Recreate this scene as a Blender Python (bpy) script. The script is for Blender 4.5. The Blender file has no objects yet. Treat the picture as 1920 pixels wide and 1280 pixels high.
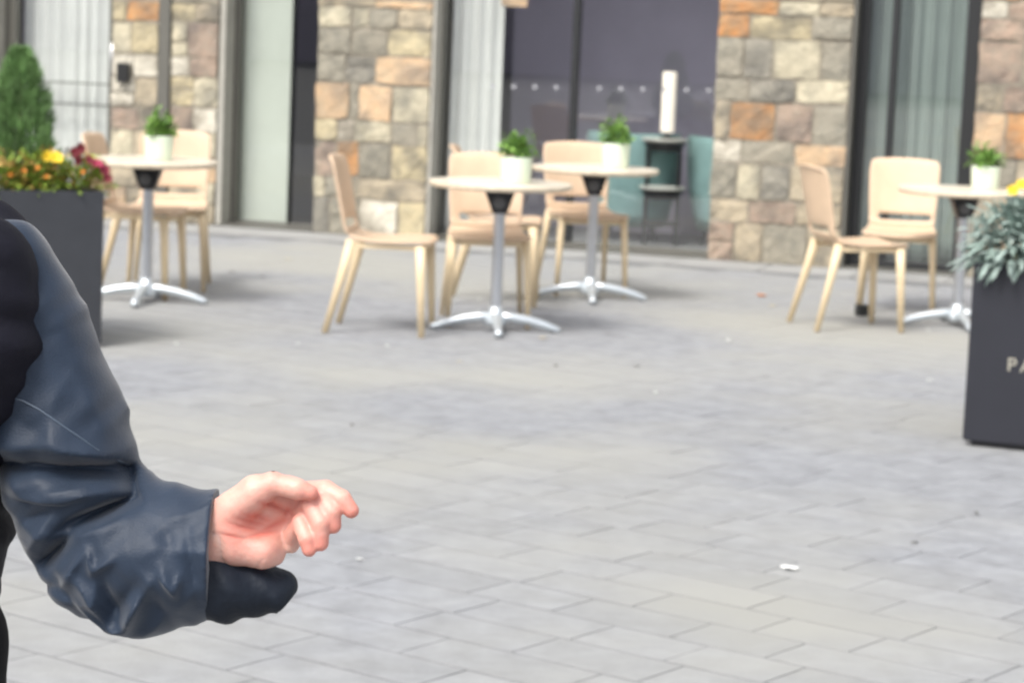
import bpy, bmesh, math, random
import numpy as np
from mathutils import Vector, Matrix, Euler

S = bpy.context.scene
C = S.collection
R = math.radians
random.seed(11)
rng = np.random.default_rng(5)

# ---------------------------------------------------------------- camera, world, sun, exposure
cd = bpy.data.cameras.new('camera'); cam = bpy.data.objects.new('camera', cd); C.objects.link(cam)
cd.sensor_width = 36.0; cd.lens = 86.25; cd.clip_start = 0.05; cd.clip_end = 400
cam.location = (0, 0, 1.5)
cam.rotation_euler = (Matrix.Rotation(R(90 - 7.309), 4, 'X') @ Matrix.Rotation(R(2.4), 4, 'Z')).to_euler()
cd.dof.use_dof = True; cd.dof.focus_distance = 2.65; cd.dof.aperture_fstop = 11
S.camera = cam

SUN_EL, SUN_AZ = R(52), R(212)          # azimuth clockwise from +Y: behind the camera, to its left
W = bpy.data.worlds.new('World'); S.world = W; W.use_nodes = True
nt = W.node_tree; nt.nodes.clear()
sky = nt.nodes.new('ShaderNodeTexSky'); sky.sky_type = 'NISHITA'; sky.sun_disc = False
sky.sun_elevation = SUN_EL; sky.sun_rotation = SUN_AZ; sky.dust_density = 4.0; sky.air_density = 1.0
hs = nt.nodes.new('ShaderNodeHueSaturation'); hs.inputs['Saturation'].default_value = 0.30
bg = nt.nodes.new('ShaderNodeBackground'); bg.inputs['Strength'].default_value = 0.15
wo = nt.nodes.new('ShaderNodeOutputWorld')
nt.links.new(sky.outputs[0], hs.inputs['Color']); nt.links.new(hs.outputs[0], bg.inputs[0]); nt.links.new(bg.outputs[0], wo.inputs[0])
sl = bpy.data.lights.new('sun', 'SUN'); sl.energy = 1.35; sl.angle = R(17); sl.color = (1.0, 0.965, 0.91)
so = bpy.data.objects.new('sun', sl); C.objects.link(so)
sd = Vector((math.sin(SUN_AZ) * math.cos(SUN_EL), math.cos(SUN_AZ) * math.cos(SUN_EL), math.sin(SUN_EL)))
so.rotation_euler = sd.to_track_quat('Z', 'Y').to_euler(); so.location = sd * 60
S.view_settings.view_transform = 'Standard'; S.view_settings.look = 'None'
S.view_settings.gamma = 1.0; S.view_settings.use_curve_mapping = False
S.view_settings.exposure = 0.92
S.cycles.filter_width = 2.2
S.cycles.max_bounces = 8; S.cycles.transparent_max_bounces = 12

# ---------------------------------------------------------------- helpers
def tag(o, label=None, cat=None, group=None, kind=None):
    if label: o['label'] = label
    if cat: o['category'] = cat
    if group: o['group'] = group
    if kind: o['kind'] = kind
    return o

def empty(name, loc=(0, 0, 0), rz=0, parent=None):
    o = bpy.data.objects.new(name, None); C.objects.link(o)
    o.location = loc; o.rotation_euler = (0, 0, rz); o.empty_display_size = 0.1
    if parent: o.parent = parent
    return o

def link(name, me, m=None, parent=None, loc=(0, 0, 0), rot=(0, 0, 0), smooth=False):
    if m is not None:
        me.materials.clear()
        for x in (m if isinstance(m, (list, tuple)) else [m]): me.materials.append(x)
    if smooth:
        for p in me.polygons: p.use_smooth = True
    o = bpy.data.objects.new(name, me); C.objects.link(o)
    o.location = loc; o.rotation_euler = rot
    if parent: o.parent = parent
    return o

def mesh(name, v, f):
    me = bpy.data.meshes.new(name); me.from_pydata([tuple(map(float, p)) for p in v], [], [tuple(map(int, q)) for q in f]); me.update(); return me

class MB:
    """collects shapes for one mesh"""
    def __init__(s): s.v = []; s.f = []
    def add(s, v, f):
        n = len(s.v); s.v += [tuple(p) for p in v]; s.f += [tuple(i + n for i in q) for q in f]; return s
    def box(s, x0, x1, y0, y1, z0, z1, b=0.0):
        if b <= 0:
            v = [(x, y, z) for x in (x0, x1) for y in (y0, y1) for z in (z0, z1)]
            return s.add(v, [(0, 1, 3, 2), (4, 6, 7, 5), (0, 4, 5, 1), (2, 3, 7, 6), (0, 2, 6, 4), (1, 5, 7, 3)])
        bm = bmesh.new(); bmesh.ops.create_cube(bm, size=1)
        for q in bm.verts: q.co = ((x0 + x1) / 2 + q.co.x * (x1 - x0), (y0 + y1) / 2 + q.co.y * (y1 - y0), (z0 + z1) / 2 + q.co.z * (z1 - z0))
        bmesh.ops.bevel(bm, geom=bm.edges[:], offset=b, segments=2, profile=.6, affect='EDGES')
        bm.verts.index_update(); s.add([q.co[:] for q in bm.verts], [[q.index for q in f.verts] for f in bm.faces]); bm.free(); return s
    def tube(s, pts, rad, n=12, sx=1.0, cap=True):
        """tube through points; rad may be a number or a list; sx squashes along the first normal"""
        P = [Vector(p) for p in pts]; m = len(P)
        rr = rad if isinstance(rad, (list, tuple)) else [rad] * m
        base = len(s.v); ref = None
        for i, p in enumerate(P):
            t = (P[min(i + 1, m - 1)] - P[max(i - 1, 0)]).normalized()
            if ref is None: ref = Vector((1, 0, 0)) if abs(t.x) < .8 else Vector((0, 1, 0))
            a = (ref - t * ref.dot(t)).normalized(); b = t.cross(a); ref = a
            for k in range(n):
                g = 2 * math.pi * k / n
                s.v.append(tuple(p + (a * math.cos(g) * sx + b * math.sin(g)) * rr[i]))
        for i in range(m - 1):
            for k in range(n):
                k2 = (k + 1) % n
                s.f.append((base + i * n + k, base + i * n + k2, base + (i + 1) * n + k2, base + (i + 1) * n + k))
        if cap:
            s.f.append(tuple(base + k for k in range(n))[::-1]); s.f.append(tuple(base + (m - 1) * n + k for k in range(n)))
        return s
    def lathe(s, prof, n=32, c=(0, 0, 0)):
        """prof = [(r, z)] bottom to top, closed at ends when r == 0"""
        base = len(s.v)
        for r, z in prof:
            for k in range(n):
                g = 2 * math.pi * k / n; s.v.append((c[0] + max(r, 1e-5) * math.cos(g), c[1] + max(r, 1e-5) * math.sin(g), c[2] + z))
        for i in range(len(prof) - 1):
            for k in range(n):
                k2 = (k + 1) % n
                s.f.append((base + i * n + k, base + i * n + k2, base + (i + 1) * n + k2, base + (i + 1) * n + k))
        return s
    def build(s, name, m, parent=None, loc=(0, 0, 0), rot=(0, 0, 0), smooth=False):
        me = mesh(name, s.v, s.f)
        bm = bmesh.new(); bm.from_mesh(me); bmesh.ops.recalc_face_normals(bm, faces=bm.faces[:]); bm.to_mesh(me); bm.free()
        return link(name, me, m, parent, loc, rot, smooth)

def children(o): return [c for c in C.objects if c.parent == o]
def copy_tree(o, parent=None, cache={}):
    c = o.copy(); C.objects.link(c); c.parent = parent
    for ch in children(o): copy_tree(ch, c)
    return c

# ---------------------------------------------------------------- materials
def mat(name, col, rough=.6, metal=0.0, vary=0.0, vscale=6.0, col2=None, bump=0.0, bscale=40.0, rand=0.0, spec=.5, sheen=0.0,
        sss=0.0, wave=None, coords='Object', emit=None, coat=0.0, stain=None):
    m = bpy.data.materials.new(name); m.use_nodes = True
    t = m.node_tree; N = t.nodes; L = t.links; p = N['Principled BSDF']
    p.inputs['Roughness'].default_value = rough; p.inputs['Metallic'].default_value = metal
    p.inputs['Specular IOR Level'].default_value = spec
    if coat: p.inputs['Coat Weight'].default_value = coat
    if sheen: p.inputs['Sheen Weight'].default_value = sheen; p.inputs['Sheen Roughness'].default_value = .4
    if sss:
        p.inputs['Subsurface Weight'].default_value = sss; p.inputs['Subsurface Radius'].default_value = (1, .35, .2); p.inputs['Subsurface Scale'].default_value = .008
    if emit: p.inputs['Emission Color'].default_value = (*emit[0], 1); p.inputs['Emission Strength'].default_value = emit[1]
    tc = N.new('ShaderNodeTexCoord'); src = tc.outputs['Object']
    if coords == 'World':
        g = N.new('ShaderNodeNewGeometry'); src = g.outputs['Position']
    oi = N.new('ShaderNodeObjectInfo')
    off = N.new('ShaderNodeVectorMath'); off.operation = 'ADD'; sc = N.new('ShaderNodeVectorMath'); sc.operation = 'SCALE'
    cmb = N.new('ShaderNodeCombineXYZ'); L.new(oi.outputs['Random'], cmb.inputs[0]); L.new(oi.outputs['Random'], cmb.inputs[2])
    L.new(cmb.outputs[0], sc.inputs[0]); sc.inputs['Scale'].default_value = 37.0 if coords == 'Object' else 0.0
    L.new(src, off.inputs[0]); L.new(sc.outputs[0], off.inputs[1]); src = off.outputs[0]
    cur = None
    if vary or col2:
        nz = N.new('ShaderNodeTexNoise'); nz.inputs['Scale'].default_value = vscale; nz.inputs['Detail'].default_value = 9; nz.inputs['Roughness'].default_value = .68
        L.new(src, nz.inputs['Vector'])
        rp = N.new('ShaderNodeValToRGB'); rp.color_ramp.elements[0].position = .34; rp.color_ramp.elements[1].position = .66
        c2 = col2 or tuple(max(0, c * (1 - vary)) for c in col); c1 = col if col2 else tuple(min(1, c * (1 + vary * .6)) for c in col)
        rp.color_ramp.elements[0].color = (*c2, 1); rp.color_ramp.elements[1].color = (*c1, 1)
        L.new(nz.outputs[0], rp.inputs[0]); cur = rp.outputs[0]
    if stain:
        scol, sscale, lo, hi = stain
        ns = N.new('ShaderNodeTexNoise'); ns.inputs['Scale'].default_value = sscale; ns.inputs['Detail'].default_value = 5; L.new(src, ns.inputs['Vector'])
        r2 = N.new('ShaderNodeMapRange'); r2.inputs[1].default_value = lo; r2.inputs[2].default_value = hi; L.new(ns.outputs[0], r2.inputs[0])
        mx = N.new('ShaderNodeMix'); mx.data_type = 'RGBA'; L.new(r2.outputs[0], mx.inputs[0])
        if cur: L.new(cur, mx.inputs[6])
        else: mx.inputs[6].default_value = (*col, 1)
        mx.inputs[7].default_value = (*scol, 1); cur = mx.outputs[2]
    if rand:
        mr = N.new('ShaderNodeMapRange'); mr.inputs[3].default_value = 1 - rand; mr.inputs[4].default_value = 1 + rand; L.new(oi.outputs['Random'], mr.inputs[0])
        h = N.new('ShaderNodeHueSaturation'); L.new(mr.outputs[0], h.inputs['Value'])
        if cur: L.new(cur, h.inputs['Color'])
        else: h.inputs['Color'].default_value = (*col, 1)
        cur = h.outputs[0]
    if cur: L.new(cur, p.inputs['Base Color'])
    else: p.inputs['Base Color'].default_value = (*col, 1)
    last = None
    if bump:
        nb = N.new('ShaderNodeTexNoise'); nb.inputs['Scale'].default_value = bscale; nb.inputs['Detail'].default_value = 5; L.new(src, nb.inputs['Vector'])
        b = N.new('ShaderNodeBump'); b.inputs['Strength'].default_value = bump; b.inputs['Distance'].default_value = .01; L.new(nb.outputs[0], b.inputs['Height']); last = b
    if wave:
        wv = N.new('ShaderNodeTexWave'); wv.bands_direction = wave[0]; wv.inputs['Scale'].default_value = wave[1]; wv.inputs['Distortion'].default_value = wave[3] if len(wave) > 3 else 0
        L.new(src, wv.inputs['Vector']); b = N.new('ShaderNodeBump'); b.inputs['Strength'].default_value = wave[2]; b.inputs['Distance'].default_value = .004
        L.new(wv.outputs['Fac'], b.inputs['Height'])
        if last: L.new(last.outputs[0], b.inputs['Normal'])
        last = b
    if last: L.new(last.outputs[0], p.inputs['Normal'])
    return m

def glass_mat(name, f0=.17):
    m = bpy.data.materials.new(name); m.use_nodes = True; t = m.node_tree; N = t.nodes; L = t.links; N.clear()
    o = N.new('ShaderNodeOutputMaterial'); mx = N.new('ShaderNodeMixShader'); tr = N.new('ShaderNodeBsdfTransparent'); gl = N.new('ShaderNodeBsdfGlossy')
    tr.inputs[0].default_value = (.95, .965, .96, 1); gl.inputs['Roughness'].default_value = .012
    # Schlick reflectance of a thin pane, the same from both sides
    g = N.new('ShaderNodeNewGeometry'); d = N.new('ShaderNodeVectorMath'); d.operation = 'DOT_PRODUCT'
    L.new(g.outputs['Incoming'], d.inputs[0]); L.new(g.outputs['Normal'], d.inputs[1])
    def mt(op, a, b=None):
        n = N.new('ShaderNodeMath'); n.operation = op
        for k, q in enumerate((a, b)):
            if q is None: continue
            if isinstance(q, (int, float)): n.inputs[k].default_value = q
            else: L.new(q, n.inputs[k])
        return n.outputs[0]
    c = mt('ABSOLUTE', d.outputs['Value']); p = mt('POWER', mt('SUBTRACT', 1.0, c), 5.0); f = mt('ADD', mt('MULTIPLY', p, 1 - f0), f0)
    L.new(f, mx.inputs[0]); L.new(tr.outputs[0], mx.inputs[1]); L.new(gl.outputs[0], mx.inputs[2]); L.new(mx.outputs[0], o.inputs[0])
    return m

M = dict(
    paver=mat('paver stone', (.255, .262, .275), .85, vary=.22, vscale=9, bump=.25, bscale=90, rand=.045, coords='World', stain=((.30, .298, .275), .45, .42, .62)),
    joint=mat('joint sand', (.165, .168, .172), .95, vary=.2, vscale=8, bump=.3, bscale=60, coords='World'),
    slab=mat('edge slab stone', (.30, .30, .29), .85, vary=.12, vscale=2.5, bump=.2, bscale=60, rand=.06, coords='World'),
    mortar=mat('mortar', (.27, .24, .19), .95, vary=.3, vscale=10, bump=.5, bscale=40, coords='World'),
    frame=mat('bronze grey window metal', (.135, .13, .112), .45, metal=.3, vary=.1, vscale=2),
    frame_dark=mat('black window metal', (.018, .019, .02), .4),
    reveal=mat('light stone reveal', (.36, .345, .30), .8, vary=.15, vscale=5, coords='World'),
    curtain=mat('pale curtain', (.66, .67, .64), .9, vary=.05, vscale=3),
    curtain_green=mat('grey green curtain', (.25, .30, .27), .9, vary=.08, vscale=3),
    screen=mat('violet grey partition', (.50, .46, .56), .8, vary=.08, vscale=2),  # violet of the pane reflections, put into the colour of added panels
    blind=mat('pale green door screen', (.56, .60, .52), .8, vary=.07, vscale=2.5),
    in_wall=mat('interior plaster', (.42, .41, .42), .9),
    in_floor=mat('dark interior floor', (.22, .22, .22), .6),
    glass=glass_mat('window glass'),
    render=mat('rendered wall', (.45, .43, .40), .85, vary=.08, vscale=2, bump=.1, coords='World'),
    plastic=mat('sand coloured chair plastic', (.63, .465, .32), .5, vary=.07, vscale=9, wave=('Z', 70, .25), rand=.07),
    plasticleg=mat('sand coloured chair leg plastic', (.70, .56, .36), .45, vary=.06, vscale=9, rand=.07),
    alu=mat('brushed aluminium', (.56, .58, .61), .34, metal=.85, vary=.05, vscale=30),
    alu_cast=mat('polished cast aluminium', (.66, .71, .74), .36, metal=.7, vary=.04, vscale=12),
    blackmetal=mat('black powder coated steel', (.02, .02, .022), .45),
    tabletop=mat('pale laminate table top', (.76, .69, .56), .35, vary=.06, vscale=14, coat=.2),
    tabletop_edge=mat('pale wooden table edge', (.62, .53, .40), .5, vary=.2, vscale=30),
    pot=mat('pale green glazed pot', (.66, .75, .60), .3, coat=.3),
    soil=mat('potting soil', (.04, .028, .02), .95, bump=.6, bscale=80),
    leaf=mat('bright herb leaf', (.23, .40, .085), .5, vary=.5, vscale=25, sss=.0),
    leaf_dark=mat('deep herb leaf', (.12, .25, .05), .5, vary=.5, vscale=25),
    planter=mat('dark grey planter shell', (.040, .043, .050), .42, vary=.22, vscale=2.2, bump=.05, bscale=20),
    planter2=mat('charcoal planter shell', (.016, .017, .024), .48, vary=.15, vscale=2.2, bump=.05, bscale=20),
    conifer=mat('conifer needles', (.15, .27, .09), .6, vary=.55, vscale=9),
    bark=mat('bark', (.09, .06, .04), .9, bump=.5),
    bedding=mat('bedding foliage', (.25, .36, .05), .6, vary=.5, vscale=14),
    bronzeleaf=mat('bronze tinged bedding leaf', (.42, .27, .07), .6, vary=.4, vscale=14),
    silver=mat('silver leaf', (.34, .41, .37), .75, vary=.35, vscale=12, col2=(.20, .27, .24)),
    silver2=mat('darker silver leaf', (.24, .32, .28), .75, vary=.3, vscale=12),
    yellow=mat('yellow petal', (.75, .52, .02), .6), dkred=mat('dark red petal', (.16, .012, .02), .6), magenta=mat('crimson petal', (.30, .02, .06), .6), orange=mat('orange petal', (.55, .2, .02), .6),
    letter=mat('pale gold lettering', (.42, .40, .33), .4, metal=.2),
    box=mat('black plastic', (.012, .012, .012), .4),
    steel=mat('satin steel', (.6, .6, .6), .3, metal=.8),
    teal=mat('teal upholstery', (.26, .42, .41), .85, vary=.12, vscale=6, sheen=.3),
    lampshade=mat('warm white lamp shade', (.85, .78, .68), .8, emit=((1.0, .88, .74), .4)),
    dotm=mat('frosted dot', (.32, .32, .34), .5),
    knobm=mat('dull grey knob', (.14, .14, .14), .5, metal=.5),
    shelf=mat('pale shelf board', (.75, .74, .68), .5),
    sleeve=mat('slate blue jacket shell', (.0165, .028, .050), .54, vary=.18, vscale=10, bump=.10, bscale=420, sheen=.28, spec=.30),
    sleeve_shade=mat('sleeve edge darkened as shade', (.0085, .0125, .021), .6, spec=.25, bump=.2, bscale=90),  # lower edge of the sleeve, its shade put into a darker navy
    vest=mat('black navy quilted vest', (.0045, .0042, .010), .75, spec=.25, vary=.2, vscale=20, bump=.15, bscale=60),
    trousers=mat('black trousers', (.004, .004, .005), .85, spec=.2, bump=.1, bscale=200),
    piping=mat('grey blue piping', (.05, .07, .10), .4),
    shoe=mat('black leather', (.01, .01, .01), .4),
    skin=None,
    hair=mat('dark brown hair', (.03, .02, .015), .6, bump=.5, bscale=60),
    white_scrap=mat('white petal litter', (.85, .85, .82), .7), dark_scrap=mat('brown leaf litter', (.06, .05, .035), .8), tan_scrap=mat('tan leaf litter', (.5, .42, .28), .8), orange_scrap=mat('orange leaf litter', (.55, .2, .06), .8),
    eye=mat('eye white', (.7, .7, .68), .2), iris=mat('iris', (.05, .03, .02), .2),
    opposite=mat('grey render far side', (.58, .53, .64), .85, vary=.1, vscale=.5, coords='World'),
)
# stone families: base and mottling colour
ST = {}
def stone(k, a, b, s=(.12, .11, .09)):
    ST[k] = mat('stone ' + {'O': 'orange', 'T': 'tan', 'L': 'pale', 'G': 'grey', 'P': 'peach', 'W': 'whitish', 'B': 'brown pink', 'Y': 'yellow buff', 'D': 'dark grey'}[k], a, .88, col2=b, vscale=14, bump=1.4, bscale=34, rand=.10, stain=(tuple(q * .72 for q in s), 4.5, .44, .66), coords='World')
stone('O', (.52, .22, .07), (.42, .27, .14), (.32, .22, .14)); stone('T', (.42, .35, .245), (.30, .26, .19), (.22, .20, .16)); stone('L', (.53, .47, .34), (.38, .345, .25), (.30, .28, .22))
stone('G', (.30, .275, .215), (.17, .16, .13), (.40, .36, .28)); stone('P', (.55, .37, .22), (.46, .35, .23), (.38, .30, .22)); stone('W', (.64, .60, .50), (.50, .46, .37), (.38, .34, .27))
stone('B', (.36, .26, .195), (.29, .24, .185), (.22, .18, .15)); stone('Y', (.50, .42, .26), (.38, .33, .22), (.28, .25, .18)); stone('D', (.21, .195, .16), (.12, .115, .10), (.40, .37, .30))

def skin_mat():
    m = mat('skin', (.70, .42, .34), .48, col2=(.60, .28, .23), vscale=16, bump=.12, bscale=220, sss=.35)
    N = m.node_tree.nodes; L = m.node_tree.links; p = N['Principled BSDF']; src = p.inputs['Base Color'].links[0].from_socket
    at = N.new('ShaderNodeAttribute'); at.attribute_name = 'blush'; mx = N.new('ShaderNodeMix'); mx.data_type = 'RGBA'
    L.new(at.outputs['Fac'], mx.inputs[0]); L.new(src, mx.inputs[6]); mx.inputs[7].default_value = (.58, .17, .13, 1); L.new(mx.outputs[2], p.inputs['Base Color'])
    return m
M['skin'] = skin_mat()

# ---------------------------------------------------------------- ground and paving
ground = link('ground', mesh('ground', [(-150, -150, -.0022), (150, -150, -.0022), (150, 150, -.0022), (-150, 150, -.0022)], [(0, 1, 2, 3)]), M['joint'])
tag(ground, 'grey block paved terrace with fine joints', kind='structure')
WK = -.2965; WC = 16.834                                  # wall line y = WK x + WC
ang = R(-37); ca, sa = math.cos(ang), math.sin(ang)
def pv(L, Wd, j=.005):
    L -= j; Wd -= j * 2.4; c = .001
    v = []
    for z, i in ((-.004, 0), (-.0008, 0), (0, c)):
        v += [(-L / 2 + i, -Wd / 2 + i, z), (L / 2 - i, -Wd / 2 + i, z), (L / 2 - i, Wd / 2 - i, z), (-L / 2 + i, Wd / 2 - i, z)]
    f = [(8, 9, 10, 11)]
    for k in range(4):
        k2 = (k + 1) % 4
        f += [(k, k2, 4 + k2, 4 + k), (4 + k, 4 + k2, 8 + k2, 8 + k)]
    return v, f
PW = .205
LEN = [.28, .37, .46]
pmesh = []
for l in LEN:
    me = mesh('paver', *pv(l, PW)); me.materials.append(M['paver']); pmesh.append(me)
pavers = []
for row in range(-190, 130):
    b = row * PW; a = -42 + random.random() * .5
    while a < 34:
        i = random.choice((0, 1, 1, 2)); l = LEN[i]; mid = a + l / 2; a += l
        x = mid * ca - b * sa; y = mid * sa + b * ca + 8
        if (-9 < x < 9 and -6 < y or -14 < x < 14 and -30 < y <= -6) and y < WK * x + WC - .75:
            pavers.append((x, y, i))
def score(p):
    x, y, _ = p
    if y < 4.6 or abs(x) > y * .2087 + .30: return -1
    if x < -.209 * y + .12 * y and y < 4.9: return 0
    return 1 / y
vis = sorted([p for p in pavers if score(p) > 0], key=lambda p: -score(p))
near = vis[:270]; ns = set(id(p) for p in near)
def tilt(): return (R(random.gauss(0, .09)), R(random.gauss(0, .07)), ang)
for x, y, i in near:
    link('paver', pmesh[i], None, ground, (x, y, random.uniform(-.0005, .0005)), tilt())
v = []; f = []
for p in pavers:
    if id(p) in ns: continue
    x, y, i = p; a, q = pv(LEN[i], PW); mt = Matrix.Translation((x, y, random.uniform(-.0005, .0005))) @ Euler(tilt()).to_matrix().to_4x4()
    n = len(v); v += [(mt @ Vector(t))[:] for t in a]; f += [tuple(k + n for k in t) for t in q]
tag(link('pavers', mesh('pavers', v, f), M['paver'], ground), 'grey paving blocks beyond the nearest ones', kind='stuff')
# edging slabs along the foot of the wall
fu = Vector((.95873, -.28431, 0)); fv = Vector((.28431, .95873, 0))      # along the facade, into the building
FO = Vector((0, WC, 0)); FR = math.atan2(fu.y, fu.x)
def fac(u, v, z): return FO + fu * u + fv * v + Vector((0, 0, z))
sm = MB(); 
vv, ff = pv(.60, .56, .009); me = mesh('edge_slab', vv, ff); me.materials.append(M['slab'])
k = 0; uu = -9
while uu < 9:
    p = fac(uu + .3, -.30, .004)
    link('edge_slab', me, None, ground, p, (R(random.gauss(0, .2)), 0, FR)); uu += .60

# ---------------------------------------------------------------- building
BLD = empty('terrace_building', FO, FR); tag(BLD, 'rubble stone fronted building with tall bronze framed windows behind the cafe tables', 'building')
# local frame: x = along facade, y = into the building, z up
def stone_mesh(w, h, d=.05):
    nx, nz = (4, 3) if w > h * .9 else (3, 4)
    e = min(.012, w * .09, h * .09); v = []; idx = {}
    for j in range(nz + 1):
        for i in range(nx + 1):
            x = -w / 2 + w * i / nx; z = -h / 2 + h * j / nz; edge = i in (0, nx) or j in (0, nz)
            corner = i in (0, nx) and j in (0, nz)
            y = 0 if not edge else .003
            y += random.uniform(-.007, .004)
            jx = random.uniform(-.25, .25) * w / nx * (0 if i in (0, nx) else 1); jz = random.uniform(-.25, .25) * h / nz * (0 if j in (0, nz) else 1)
            if i == 0: jx = random.uniform(0, e)
            if i == nx: jx = -random.uniform(0, e)
            if j == 0: jz = random.uniform(0, e)
            if j == nz: jz = -random.uniform(0, e)
            if corner: jx *= 1.3; jz *= 1.3
            idx[i, j] = len(v); v.append((x + jx, y, z + jz))
    f = [(idx[i, j], idx[i + 1, j], idx[i + 1, j + 1], idx[i, j + 1]) for i in range(nx) for j in range(nz)]
    ring = [(i, 0) for i in range(nx)] + [(nx, j) for j in range(nz)] + [(i, nz) for i in range(nx, 0, -1)] + [(0, j) for j in range(nz, 0, -1)]
    back = []
    for r in ring:
        q = v[idx[r]]; back.append(len(v)); v.append((q[0], d, q[2]))
    for a in range(len(ring)):
        b = (a + 1) % len(ring); f.append((idx[ring[b]], idx[ring[a]], back[a], back[b]))
    return mesh('stone', v, f)

def pier(u0, u1, courses, ztop=2.75, name='stone_pier', corner=True):
    P = MB().box(u0 + .004, u1 - .004, .0055, .30, -.02, ztop).build(name, M['mortar'], BLD)
    w = u1 - u0; j = .004
    cs = list(courses); z = cs[-1][1] if cs else 0
    while z < ztop - .05:
        h = min(random.choice((.12, .16, .2, .24)), ztop - z)
        if ztop - z - h < .07: h = ztop - z
        n = max(1, round(w / random.uniform(.22, .42))); cuts = [0] + sorted(min(.94, max(.06, (k + random.uniform(-.22, .22)) / n)) for k in range(1, n)) + [1]
        cs.append((z, z + h, [(cuts[k], cuts[k + 1], random.choice('TTLGGYOBPW')) for k in range(n)])); z += h
    for z0, z1, row in cs:
        for a, b, c in row:
            ww = (b - a) * w - j; hh = z1 - z0 - j
            if ww < .03: continue
            x = u0 + (a + b) / 2 * w; zc = (z0 + z1) / 2
            if a == 0: q_ = random.uniform(-.003, .009); ww += q_; x -= q_ / 2
            if b == 1: q_ = random.uniform(-.003, .009); ww += q_; x += q_ / 2
            # big panels in a course split now and then into two thinner stones
            parts = [(zc, hh)]
            if hh > .17 and random.random() < .12:
                q = random.uniform(.4, .6); parts = [(z0 + j / 2 + hh * q / 2, hh * q - j / 2), (z0 + j / 2 + hh * q + hh * (1 - q) / 2, hh * (1 - q) - j / 2)]
            for zz, h2 in parts:
                link('stone', stone_mesh(ww, h2), ST[c], P, (x, -.002 + random.uniform(-.010, .003), zz + random.uniform(-.006, .006)), (0, R(random.uniform(-1.3, 1.3)), 0))
    return P
def rows(zs, data):
    out = []
    for k, d in enumerate(data):
        out.append((zs[k + 1], zs[k], d))
    return out[::-1]
def sp(s):                                              # "O.45 T.75 L" -> fractions
    r = []; a = 0
    for t in s.split():
        b = float(t[1:]) if len(t) > 1 else 1.0; r.append((a, b, t[0])); a = b
    return r
pier(-6.4, -4.06, [])
pier(-3.08, -2.716, rows((1.576, 1.423, 1.195, 1.029, .812, .658, .452, .24, 0.0), [sp(s) for s in ('Y.3 O', 'L.4 Y', 'W.45 W', 'W.5 T', 'B.6 T', 'L.5 T', 'T.6 B', 'P.4 T')]))
pier(-2.621, -2.256, rows((1.567, 1.442, 1.189, 1.05, .834, .656, .478, .30, .15, 0.0), [sp(s) for s in ('Y.5 T', 'L.35 B', 'W.4 B', 'Y.5 L', 'B.5 W', 'L', 'W.5 P', 'T.6 L', 'L.4 T')]))
pier(-1.505, -.668, rows((1.641, 1.589, 1.444, 1.259, 1.06, .808, .655, .408, .26, 0.0), [sp(s) for s in ('T.5 P', 'L.3 L.45 G.7 T', 'G.3 G.62 Y', 'G.25 D.52 P', 'P.3 G.38 P.68 L', 'Y.2 W.35 L.68 G.9 L', 'B.2 O.4 G.68 Y', 'L.1 G.35 T', 'D.15 G.42 W.76 Y')]))
pier(1.340, 2.235, rows((1.745, 1.646, 1.491, 1.228, 1.071, .814, .663, .419, .267, 0.0), [sp(s) for s in ('O.45 L.75 T', 'O.24 Y.7 G', 'G.2 D.42 L.78 G', 'G.25 D.6 L', 'T.12 O.47 B.75 G', 'W.22 G.62 P', 'G.2 L.38 D.6 T', 'T.3 B.66 T', 'B.2 T.42 G.75 T')]))
pier(3.06, 4.5, rows((1.80, 1.674, 1.53, 1.258, 1.08, .78, .56, .36, .18, 0.0), [sp(s) for s in ('W.12 B.4 T', 'B.2 G.5 T', 'B.2 T.5 G', 'T.12 B.3 O.6 T', 'P.14 O.3 G.6 T', 'G.2 T.4 L', 'T.3 G.6 T', 'B.3 T.7 G', 'G.3 T')]))
# wall beyond the last piers, upper storey, slab edge
MB().box(-12, -6.4, 0, .3, -.02, 2.75).build('wall', M['render'], BLD)
MB().box(4.5, 12, 0, .3, -.02, 2.75).build('wall', M['render'], BLD)
MB().box(-12, 12, -.03, .30, 2.75, 3.1).build('fascia', M['frame'], BLD)
MB().box(-12, 12, .02, .3, 3.1, 7.0).build('upper_wall', M['render'], BLD)
for k in range(8):
    fr = MB().box(-9.6 + k * 2.6, -8.2 + k * 2.6, -.012, .018, 3.7, 5.6).build('window', M['frame_dark'], BLD)
    MB().box(-9.54 + k * 2.6, -8.26 + k * 2.6, -.016, -.014, 3.76, 5.54).build('pane', M['glass'], fr)
MB().box(-12.2, 12.2, -.4, 6.2, 7.0, 7.25).build('roof', M['frame'], BLD)
# interior room
MB().box(-12, 12, 5.9, 6.1, -.02, 7).build('back_wall', M['in_wall'], BLD)
MB().box(-12, 12, .34, 5.9, 2.75, 2.85).build('interior_ceiling', M['in_wall'], BLD)
MB().box(-12, 12, .245, 5.9, -.0035, .002).build('interior_floor', M['in_floor'], BLD)
for u in (-12, 11.8): MB().box(u, u + .2, .3, 5.9, -.02, 7).build('end_wall', M['in_wall'], BLD)

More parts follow.
